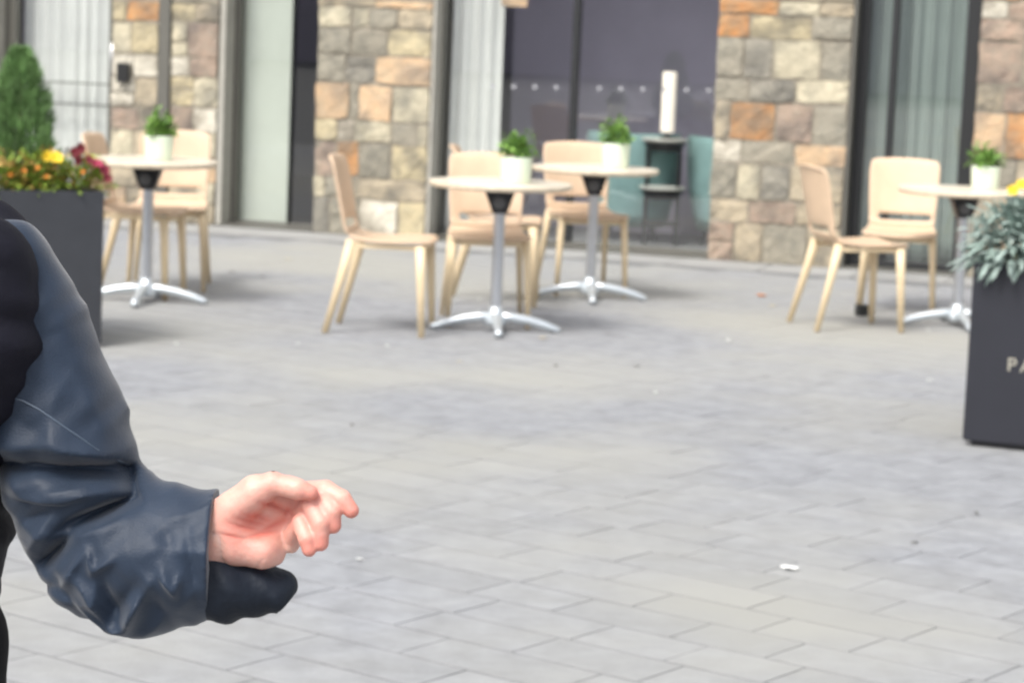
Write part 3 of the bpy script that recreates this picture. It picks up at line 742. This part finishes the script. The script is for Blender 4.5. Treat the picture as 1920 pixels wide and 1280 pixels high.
scrap(1.24, 7.28, .012, 'dark_scrap', 'dark speck of leaf right of the white paper scrap', 'leaf', 'fallen_leaf')
rq = random.Random(4)
for k in range(22):
    x_ = rq.uniform(-2.1, 2.6); y_ = rq.uniform(10.8, 15.2)
    s_ = rq.uniform(.006, .012); v_ = [(0, 0, .003)] + [(math.cos(a_) * s_ * rq.uniform(.7, 1.2), math.sin(a_) * s_ * .7, .001 + rq.uniform(0, .003)) for a_ in (0, .9, 1.8, 2.7, 3.6, 4.5, 5.4)]
    o_ = link('blossom_speck', mesh('blossom_speck', v_, [(0, 1 + q, 1 + (q + 1) % 7) for q in range(7)]), M[('white_scrap', 'tan_scrap', 'dark_scrap')[k % 3]], None, (x_, y_, .004))
    tag(o_, 'tiny speck of plant litter, one of the many strewn on the paving around the tables', 'litter', 'specks of plant litter around the tables')
bx = MB().box(-.028, .028, -.03, .03, 0, .062, .006).box(-.02, .05, -.012, .012, .03, .045, .003).build('black_box', M['box'], None, (1.915, 13.42, .004), (0, 0, .4)); tag(bx, 'small black plastic box on the ground beside a chair leg at the right', 'box')

# ---------------------------------------------------------------- implicit surface tools for the figure
def nets(fn, lo, hi, h):
    """surface nets: mesh of fn(P) = 0"""
    lo = np.array(lo, float); n = np.ceil((np.array(hi) - lo) / h).astype(int) + 1
    ax = [lo[i] + h * np.arange(n[i]) for i in range(3)]
    X, Y, Z = np.meshgrid(*ax, indexing='ij')
    F = fn(np.stack([X, Y, Z], -1).reshape(-1, 3).astype(np.float32)).reshape(n)
    ins = F < 0
    c = [(i, j, k) for i in (0, 1) for j in (0, 1) for k in (0, 1)]
    def sh(A, o): return A[o[0]:n[0] - 1 + o[0], o[1]:n[1] - 1 + o[1], o[2]:n[2] - 1 + o[2]]
    cnt = sum(sh(ins, o).astype(int) for o in c); mixed = (cnt > 0) & (cnt < 8)
    acc = np.zeros((*mixed.shape, 3)); num = np.zeros(mixed.shape)
    for a in c:
        for d in range(3):
            if a[d]: continue
            b = list(a); b[d] = 1; fa = sh(F, a); fb = sh(F, b); cr = (fa < 0) != (fb < 0)
            t = np.where(cr, fa / np.where(cr, fa - fb, 1), 0)
            for e in range(3): acc[..., e] += np.where(cr, a[e] + (t if e == d else 0), 0)
            num += cr
    ijk = np.argwhere(mixed); m = mixed; P = acc[m] / num[m][:, None] + ijk
    V = lo + P * h; idx = -np.ones(mixed.shape, int); idx[m] = np.arange(len(V))
    faces = []
    for d in range(3):
        e1, e2 = [q for q in range(3) if q != d]
        A = np.take(ins, range(0, n[d] - 1), d); B = np.take(ins, range(1, n[d]), d)
        cr = np.argwhere(A != B)
        ok = (cr[:, e1] > 0) & (cr[:, e2] > 0) & (cr[:, e1] < n[e1] - 1) & (cr[:, e2] < n[e2] - 1); cr = cr[ok]
        flip = A[tuple(cr.T)]
        q = []
        for o1, o2 in ((-1, -1), (0, -1), (0, 0), (-1, 0)):
            r = cr.copy(); r[:, e1] += o1; r[:, e2] += o2; q.append(idx[tuple(r.T)])
        q = np.stack(q, 1)
        if d == 1: flip = ~flip
        q[~flip] = q[~flip][:, ::-1]
        faces.append(q)
    return V, np.concatenate(faces)
def smin(a, b, k):
    h = np.clip(.5 + .5 * (b - a) / k, 0, 1); return b * (1 - h) + a * h - k * h * (1 - h)
def cap(P, a, b, ra, rb, sq=None):
    a = np.array(a, np.float32); b = np.array(b, np.float32); d = b - a; q = P - a
    t = np.clip(q @ d / max(1e-9, float(d @ d)), 0, 1); w = q - t[:, None] * d
    if sq is not None: w = w * np.array(sq, np.float32)
    return np.sqrt((w * w).sum(1)) - (ra + (rb - ra) * t)
def ell(P, c, r):
    q = (P - np.array(c, np.float32)) / np.array(r, np.float32); l = np.sqrt((q * q).sum(1)); return (l - 1) * min(r)
def chain(P, pts, k=.01, sq=None):
    d = None
    for (a, b) in zip(pts[:-1], pts[1:]):
        e = cap(P, a[:3], b[:3], a[3], b[3], sq); d = e if d is None else smin(d, e, k)
    return d
def seg2(P, x0, z0, x1, z1, w):
    """gaussian of the distance to a segment in the x-z plane"""
    px = P[:, 0]; pz = P[:, 2]; dx, dz = x1 - x0, z1 - z0; t = np.clip(((px - x0) * dx + (pz - z0) * dz) / (dx * dx + dz * dz), 0, 1)
    q = (px - x0 - t * dx) ** 2 + (pz - z0 - t * dz) ** 2
    fade = .35 + .65 * np.sin(np.pi * np.clip(t * .9 + .05, 0, 1))
    return np.exp(-(q / (w * w)) ** .72) * fade

# ---------------------------------------------------------------- the person (origin on the ground below the hips)
PO = (-.69, 2.52, 0)
person = empty('person', PO); tag(person, 'person in a slate blue jacket and black quilted vest, left hand held out open', 'person')
# local coordinates are metres from PO; the arm lies near y = -.07
Yl = -.07
arm_pts = [(0.1759, -0.07, 1.2397, 0.0478), (0.1986, -0.07, 1.165, 0.0597), (0.2268, -0.07, 1.09, 0.0608), (0.2551, -0.07, 1.0198, 0.0559), (0.276, -0.075, 0.9693, 0.0521), (0.3008, -0.085, 0.9505, 0.0538), (0.3452, -0.1, 0.9518, 0.0597), (0.3849, -0.11, 0.9622, 0.05)]
def f_sleeve(P):
    d = chain(P, arm_pts, .05)
    d = smin(d, cap(P, (0.3784, -0.11, 0.9647), (0.4105, -0.12, 0.9709), .0530, .050), .03)
    fw = 1 / (1 + np.exp((P[:, 1] - Yl - .01) / .012))          # folds on the side of the sleeve that faces forward
    disp = np.zeros(len(P), np.float32)
    for (x0, z0, x1, z1, amp, w) in FOLDS: disp += amp * seg2(P, x0, z0, x1, z1, w)
    # slack cloth: broad irregular waves
    cx, cz = (0.3257, 1.0146)
    dx = P[:, 0] - cx; dz = P[:, 2] - cz; th = np.arctan2(dz, dx); rr = np.sqrt(dx * dx + dz * dz)
    ph = th * 4.2 + 1.1 * np.sin(rr * 38 + 1) + .5 * np.sin(P[:, 1] * 40)
    fan = (1 - np.abs(np.sin(ph))) ** 1.5 * .0055 * np.exp(-((rr - .095) / .045) ** 2)
    a1 = P[:, 0] * 34 + P[:, 2] * 20 + 1.6 * np.sin(P[:, 2] * 31 + P[:, 0] * 9) + P[:, 1] * 18
    a2 = P[:, 2] * 30 - P[:, 0] * 17 + 1.5 * np.sin(P[:, 0] * 27 + P[:, 1] * 20)
    low = 1 / (1 + np.exp((P[:, 2] - (cz + .03)) / .02))
    wav = low * (.0014 * (1 - np.abs(np.sin(a1))) ** 2 + .0022 * (1 - np.abs(np.sin(a2 * .7))) ** 2) + (1 - low) * .0028 * np.sin(a2 * .8) + .0009 * np.sin(P[:, 0] * 150 + 3 * np.sin(P[:, 2] * 60))
    d = d - disp * fw - fan - wav
    # hollow mouth of the cuff
    hole = chain(P, [(0.3984, -0.12, 0.9867, 0.03), (0.4225, -0.125, 0.9823, 0.038), (0.4864, -0.13, 0.9925, 0.052)], .004)
    cutx, cutz = (0.401, 0.8724)
    bx_ = np.maximum(cutx + .02 * np.clip((cz - P[:, 2]) / .1, -1, 1) * 0 - P[:, 0], cutz - P[:, 2])   # negative inside the part cut away
    d = np.maximum(d, -bx_)
    return np.maximum(d, -hole)
FOLDS = [(0.2572, 0.9968, 0.3164, 1.0186, -0.0112, 0.005), (0.2326, 0.9481, 0.2618, 0.9843, -0.0125, 0.007), (0.2541, 0.9318, 0.2789, 0.9717, 0.0088, 0.005), (0.2832, 0.9719, 0.288, 0.9527, 0.0075, 0.004), (0.288, 0.9527, 0.3089, 0.9669, 0.0075, 0.004), (0.2741, 0.9088, 0.2981, 0.8858, 0.0088, 0.005), (0.2981, 0.8858, 0.3171, 0.8911, 0.0063, 0.005), (0.3171, 0.8911, 0.3352, 0.9309, 0.0088, 0.005), (0.3559, 0.9556, 0.3711, 0.9357, 0.0075, 0.004), (0.3711, 0.9357, 0.3749, 0.9542, 0.0063, 0.004), (0.341, 0.9406, 0.3667, 0.8916, -0.0088, 0.016), (0.2946, 0.9497, 0.3118, 0.9059, -0.0088, 0.009), (0.1978, 1.046, 0.3033, 1.0505, -0.0075, 0.006), (0.2361, 1.0245, 0.2927, 1.0379, 0.0075, 0.005), (0.2096, 0.9903, 0.2418, 1.0082, -0.0075, 0.006), (0.2162, 0.9186, 0.2487, 0.9283, -0.0063, 0.006), (0.1708, 1.0426, 0.2248, 1.0515, -0.0175, 0.009), (0.2248, 1.0515, 0.3088, 1.043, -0.0187, 0.009), (0.1759, 1.0632, 0.2406, 1.073, 0.0088, 0.014), (0.2406, 1.0714, 0.303, 1.0614, 0.0088, 0.013), (0.3033, 1.0494, 0.3218, 1.0216, -0.0125, 0.008), (0.2281, 1.0159, 0.3037, 1.0313, 0.0112, 0.009), (0.1928, 1.0227, 0.2305, 1.0353, 0.005, 0.012), (0.2476, 0.9875, 0.324, 1.0184, -0.0163, 0.007), (0.2239, 0.9439, 0.2586, 0.9786, -0.0125, 0.008), (0.2586, 0.9786, 0.315, 1.0086, 0.0075, 0.007), (0.2154, 0.9629, 0.2446, 1.0029, 0.0075, 0.008), (0.273, 0.9404, 0.304, 0.8889, 0.0075, 0.006), (0.304, 0.8889, 0.3216, 0.8813, 0.005, 0.006), (0.3177, 0.8867, 0.3473, 0.9492, 0.0088, 0.007), (0.3064, 0.9057, 0.3301, 0.9401, -0.0075, 0.009), (0.3568, 0.9634, 0.3716, 0.9363, 0.0063, 0.006), (0.3402, 0.9738, 0.3563, 0.9828, 0.0037, 0.008), (0.3413, 0.9295, 0.3745, 0.9086, -0.005, 0.012), (0.2885, 0.9771, 0.2918, 0.9496, -0.005, 0.008), (0.2996, 0.9665, 0.3397, 0.9959, 0.005, 0.01), (0.3689, 0.914, 0.3926, 0.9428, 0.0037, 0.008), (0.2383, 0.9028, 0.2762, 0.9156, 0.0037, 0.01), (0.2486, 0.9366, 0.2878, 0.8826, -0.005, 0.008), (0.2327, 1.2097, 0.2604, 1.1676, 0.005, 0.014), (0.2066, 1.1653, 0.2546, 1.189, -0.0037, 0.014), (0.2188, 1.0841, 0.2783, 1.0812, 0.0037, 0.018), (0.2664, 1.1353, 0.2918, 1.0818, 0.0037, 0.01), (0.3804, 0.9976, 0.3931, 0.9261, -0.005, 0.006), (0.3559, 0.9993, 0.3674, 0.9749, -0.0037, 0.008), (0.3104, 0.9725, 0.3557, 1.0076, -0.0037, 0.008), (0.1969, 1.0996, 0.2405, 1.0796, -0.0037, 0.012)]
V, Fq = nets(f_sleeve, (0.119, -0.19, 0.825), (0.488, 0.09, 1.316), .0029)
slv = link('jacket_sleeve', mesh('jacket_sleeve', V, Fq), M['sleeve'], person, smooth=True)
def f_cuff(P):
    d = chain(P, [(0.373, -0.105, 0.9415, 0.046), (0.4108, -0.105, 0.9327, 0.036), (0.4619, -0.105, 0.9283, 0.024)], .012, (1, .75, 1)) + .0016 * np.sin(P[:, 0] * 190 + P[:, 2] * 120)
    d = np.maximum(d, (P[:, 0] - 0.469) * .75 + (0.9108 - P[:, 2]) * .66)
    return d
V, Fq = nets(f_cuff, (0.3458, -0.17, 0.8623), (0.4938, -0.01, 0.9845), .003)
link('shaded_sleeve_edge', mesh('shaded_sleeve_edge', V, Fq), M['sleeve_shade'], slv, smooth=True)  # sleeve's lower edge as its own piece, shade painted in by colour
def front(fn, pts, y0=-.30, y1=.0, n=240):
    out = []
    ys = np.linspace(y0, y1, n)
    for x, z in pts:
        P = np.stack([np.full(n, x), ys, np.full(n, z)], 1).astype(np.float32); d = fn(P); k = np.argmax(d < 0)
        out.append((x, float(ys[k]), z) if d[k] < 0 else None)
    return [o for o in out if o]
seam = front(f_sleeve, [(0.1966, 1.1203), (0.2129, 1.1156), (0.2292, 1.1081), (0.2494, 1.0958), (0.2674, 1.0835), (0.2866, 1.0695), (0.3026, 1.0548), (0.3093, 1.0463)])
MB().tube([(x, y - .0006, z) for x, y, z in seam], .0013, 6).build('piping', M['piping'], slv, smooth=True)
tab = front(f_sleeve, [(0.397, 0.9235), (0.4042, 0.9166), (0.4135, 0.9148), (0.426, 0.9175), (0.4373, 0.9225)])
MB().tube([(x, y - .001, z) for x, y, z in tab], .0016, 6).build('cuff_tab', M['piping'], slv, smooth=True)

# vest and torso, trousers
def f_vest(P):
    d = ell(P, (0.0, 0.0, 1.10), (.185, .125, .27))
    d = smin(d, ell(P, (-.01, -.01, .90), (.140, .125, .20)), .08)
    d = smin(d, cap(P, (-.13, 0, 1.235), (.13, 0, 1.235), .055, .055), .06)
    d = smin(d, chain(P, [(0.154, -0.115, 1.2326, 0.062), (0.1612, -0.12, 1.1698, 0.052), (0.1417, -0.11, 1.0712, 0.045)], .04), .05)
    q = P[:, 2] + .015 * np.sin(P[:, 0] * 9)
    d = d - .006 * np.abs(np.sin(q * math.pi / .055)) ** .6 - .0018 * np.sin(P[:, 0] * 70 + P[:, 2] * 160)
    neck = cap(P, (0, -.02, 1.28), (0, -.03, 1.5), .065, .075)
    return np.maximum(d, -neck)
V, Fq = nets(f_vest, (-.26, -.24, .68), (.33, .18, 1.40), .007)
link('vest', mesh('vest', V, Fq), M['vest'], person, smooth=True)
def arm_r(P): return chain(P, [(-.19, 0, 1.235, .062), (-.235, .02, .96, .056), (-.22, -.06, .74, .046)], .04) - .002 * np.sin(P[:, 2] * 90 + P[:, 0] * 50)
V, Fq = nets(arm_r, (-.33, -.14, .66), (-.10, .11, 1.33), .008)
link('jacket_sleeve', mesh('jacket_sleeve', V, Fq), M['sleeve'], person, smooth=True)
def f_tr(P):
    d = ell(P, (-.005, .0, .83), (.158, .12, .14))
    for s in (-1, 1):
        e = chain(P, [(s * .082, 0, .80, .088), (s * .10, -.01, .46, .070), (s * .105, .02, .07, .060)], .05); d = smin(d, e, .04)
    return d - .0025 * np.sin(P[:, 2] * 60 + P[:, 0] * 40) - .002 * np.sin(P[:, 2] * 23)
V, Fq = nets(f_tr, (-.24, -.17, .0), (.24, .17, 1.0), .009)
link('trousers', mesh('trousers', V, Fq), M['trousers'], person, smooth=True)
def f_shoe(P):
    d = None
    for s in (-1, 1):
        e = cap(P, (s * .11, .04, .040), (s * .125, -.15, .030), .042, .036, (1, 1, 1.15)); d = e if d is None else np.minimum(d, e)
    return np.maximum(d, -P[:, 2] + .002)
V, Fq = nets(f_shoe, (-.2, -.22, -.01), (.2, .11, .10), .007)
link('shoes', mesh('shoes', V, Fq), M['shoe'], person, smooth=True)
# body: head, neck, trunk and limbs in one implicit surface; the fine left hand is merged into the same mesh
HZ = 1.46
def f_body(P):
    d = ell(P, (0, -.01, HZ + .03), (.076, .095, .108)); d = smin(d, ell(P, (0, -.04, HZ - .05), (.055, .06, .06)), .03)
    d = smin(d, ell(P, (0, -.108, HZ - .005), (.011, .020, .020)), .012)
    d = smin(d, ell(P, (0, -.098, HZ - .052), (.026, .010, .008)), .006)
    for s in (-1, 1):
        d = np.maximum(d, -ell(P, (s * .031, -.104, HZ + .018), (.016, .012, .010)))
        d = smin(d, ell(P, (s * .078, .005, HZ + .005), (.008, .018, .030)), .006)
    d = smin(d, cap(P, (0, .01, 1.20), (0, -.005, 1.40), .058, .052), .03)
    d = smin(d, ell(P, (0, 0, 1.08), (.15, .095, .22)), .05); d = smin(d, ell(P, (0, 0, .84), (.14, .10, .13)), .05)
    for s in (-1, 1): d = smin(d, chain(P, [(s * .085, 0, .80, .075), (s * .10, -.005, .46, .050), (s * .11, .03, .08, .036)], .04), .03); d = smin(d, cap(P, (s * .11, .03, .045), (s * .12, -.13, .03), .032, .026), .02)
    d = smin(d, chain(P, [(-.16, 0, 1.22, .045), (-.235, .02, .96, .038), (-.22, -.06, .74, .028), (-.215, -.075, .69, .030)], .03), .03)
    for k in range(4): d = smin(d, chain(P, [(-.215 - .012 * (k - 1.5), -.08 + .012 * (k - 1.5), .68, .010), (-.212 - .012 * (k - 1.5), -.09 + .014 * (k - 1.5), .63, .009), (-.205 - .01 * (k - 1.5), -.085 + .014 * (k - 1.5), .595 + .006 * abs(k - 1.5), .008)], .004), .006)
    d = smin(d, chain(P, [(-.215, -.10, .70, .011), (-.205, -.125, .665, .010), (-.20, -.125, .635, .008)], .005), .008)
    d = smin(d, chain(P, [(0.16, 0, 1.2, 0.045), (0.2091, -0.055, 1.1635, 0.04), (0.275, -0.055, 0.9818, 0.031), (0.3108, -0.07, 0.9531, 0.031), (0.4001, -0.115, 0.9803, 0.029), (0.4136, -0.118, 0.9859, 0.028)], .02), .03)
    return d
V1, F1 = nets(f_body, (-.31, -.20, 0.0), (.56, .15, 1.63), .0085)
# left hand
HP = {'mc1': [(0.4219, -0.118, 1.0103, 0.0135), (0.4531, -0.116, 1.0305, 0.013), (0.4838, -0.114, 1.0314, 0.011)], 'mc2': [(0.4192, -0.118, 1.0, 0.0145), (0.4522, -0.112, 1.0104, 0.013), (0.4837, -0.108, 1.016, 0.011)], 'mc3': [(0.4196, -0.118, 0.9879, 0.015), (0.4528, -0.112, 0.9921, 0.013), (0.4802, -0.108, 0.9986, 0.0108)], 'mc4': [(0.4231, -0.12, 0.9773, 0.015), (0.4537, -0.116, 0.9746, 0.0135), (0.4754, -0.114, 0.9782, 0.0108)], 'heel': [(0.4165, -0.126, 1.0076, 0.019), (0.4172, -0.126, 0.9813, 0.02)], 'hypo': [(0.4243, -0.13, 0.9764, 0.0175), (0.4512, -0.13, 0.9735, 0.0158), (0.4656, -0.124, 0.9708, 0.0115)], 'thumb': [(0.4234, -0.132, 1.0172, 0.018), (0.4432, -0.136, 1.0339, 0.0165), (0.4601, -0.14, 1.0439, 0.011), (0.4763, -0.144, 1.0424, 0.0098), (0.4854, -0.146, 1.0406, 0.0096), (0.4979, -0.147, 1.0378, 0.0078)], 'f1': [(0.4838, -0.114, 1.0304, 0.0118), (0.5117, -0.128, 1.0363, 0.0108), (0.5288, -0.136, 1.0305, 0.0092), (0.5384, -0.14, 1.0202, 0.0078)], 'f2': [(0.4837, -0.108, 1.016, 0.0108), (0.5083, -0.132, 1.0289, 0.0102), (0.5192, -0.141, 1.018, 0.0094), (0.5212, -0.142, 1.0048, 0.0082)], 'f3': [(0.4802, -0.108, 0.9986, 0.0108), (0.4984, -0.136, 1.0222, 0.01), (0.5092, -0.147, 1.0078, 0.0093), (0.5099, -0.148, 0.9879, 0.008)], 'f4': [(0.4753, -0.114, 0.9802, 0.0105), (0.4883, -0.138, 1.005, 0.0088), (0.4961, -0.149, 0.9916, 0.0082), (0.499, -0.151, 0.9816, 0.0072)], 'wrist': [(0.3955, -0.118, 0.9909, 0.027), (0.4137, -0.12, 0.9931, 0.025)]}
def f_hand(P):
    g = lambda n: HP[n]
    palm = None
    for nm in ('mc1', 'mc2', 'mc3', 'mc4'):
        e = chain(P, g(nm), .010); palm = e if palm is None else smin(palm, e, .014)
    palm = smin(palm, chain(P, g('heel'), .01), .014)
    palm = smin(palm, chain(P, g('hypo'), .01), .010)
    th = chain(P, g('thumb'), .005); palm = smin(palm, th, .007)
    for nm in ('f1', 'f2', 'f3', 'f4'):
        palm = smin(palm, chain(P, g(nm), .0022), .0034)
    palm = smin(palm, chain(P, g('wrist'), .02), .012)
    # palm creases and crease lines of the thumb web
    for (x0, z0, x1, z1, amp, w) in HCREASE:
        palm = palm + amp * seg2(P, x0, z0, x1, z1, w) * (P[:, 1] < .02)
    return palm
HCREASE = [(0.4484, 1.0262, 0.4701, 1.0142, 0.003, 0.0022), (0.4701, 1.0142, 0.4773, 1.0104, 0.003, 0.0035), (0.4097, 0.993, 0.4342, 0.9878, 0.0016, 0.002), (0.4342, 0.9878, 0.4666, 0.9944, 0.0018, 0.0024), (0.4234, 1.0101, 0.4543, 0.998, 0.0009, 0.0014), (0.4165, 1.0047, 0.4483, 0.9936, 0.0009, 0.0014), (0.4315, 1.0136, 0.4603, 1.0024, 0.0008, 0.0014), (0.4463, 0.9914, 0.4744, 1.0051, 0.0022, 0.006), (0.4414, 0.9518, 0.4551, 0.9711, 0.0008, 0.0016), (0.47, 0.9842, 0.4791, 0.9503, 0.0045, 0.005)]
V2, F2 = nets(f_hand, (0.394, -0.18, 0.948), (0.555, -0.07, 1.055), .00135)
n1 = len(V1)
body = link('body', mesh('body', np.concatenate([V1, V2]), np.concatenate([F1, F2 + n1])), M['skin'], person, smooth=True)
# reddish fingertips, creases and web of the palm (colour of the skin itself)
ca_ = body.data.attributes.new('blush', 'FLOAT', 'POINT')
bl = np.zeros(len(V1) + len(V2), np.float32); Q = V2.astype(np.float32)
for nm in ('f1', 'f2', 'f3', 'f4', 'thumb'):
    tp_ = np.array(HP[nm][-1][:3]); bl[n1:] = np.maximum(bl[n1:], .8 * np.exp(-((Q - tp_) ** 2).sum(1) / .014 ** 2))
    for q_ in HP[nm][1:-1]: bl[n1:] = np.maximum(bl[n1:], .45 * np.exp(-((Q - np.array(q_[:3])) ** 2).sum(1) / .010 ** 2))
for c_ in HCREASE[:8]: bl[n1:] = np.maximum(bl[n1:], .95 * seg2(Q, c_[0], c_[1], c_[2], c_[3], .0055) * (Q[:, 1] < np.array(HP['mc3'][0][:3])[1]))
ca_.data.foreach_set('value', bl)
nl = [((0.5398, -0.134, 1.0236), (0.1, -0.1, -1), (1, -0.1, 0.15), 0.01, 0.009), ((0.4894, -0.148, 1.045), (1, 0, -0.25), (0.2, -0.25, 1), 0.011, 0.01)]
for (p, d, nrm, l, w) in nl:
    p = Vector(p); d = Vector(d).normalized(); nrm = Vector(nrm).normalized(); s = d.cross(nrm).normalized(); nrm = s.cross(d)
    vv = []; 
    for i in range(5):
        for j in range(5):
            a = (j - 2) / 2; t = i / 4; ww = w * (1 - .25 * (2 * t - 1) ** 4); vv.append(tuple(p + d * l * (t - .5) + s * ww / 2 * a - nrm * (a * a * w * .22)))
    o_ = link('fingernail', mesh('fingernail', vv, [(i * 5 + j, i * 5 + j + 1, i * 5 + j + 6, i * 5 + j + 5) for i in range(4) for j in range(4)]), M['skin'], body, smooth=True)
def f_hair(P):
    d = ell(P, (0, .012, HZ + .045), (.088, .104, .110)); cut = np.maximum(-(P[:, 1] + .055), 0)
    d = np.maximum(d, -ell(P, (0, -.115, HZ - .02), (.075, .085, .105))); d = np.maximum(d, -(P[:, 2] - (HZ - .06)))
    return d - .002 * np.sin(P[:, 0] * 160 + P[:, 2] * 30)
V, Fq = nets(f_hair, (-.11, -.12, HZ - .09), (.11, .14, HZ + .18), .006)
link('hair', mesh('hair', V, Fq), M['hair'], person, smooth=True)
for s in (-1, 1):
    e = MB().lathe([(.0115 * math.sin(R(a)), -.0115 * math.cos(R(a))) for a in range(0, 181, 20)], 14).build('eye', M['eye'], person, (s * .031, -.090, HZ + .018), smooth=True)
    MB().lathe([(0, 0), (.005, .0), (.0048, .0008), (0, .001)], 12).build('iris', M['iris'], e, (0, -.0110, 0), (R(90), 0, 0))
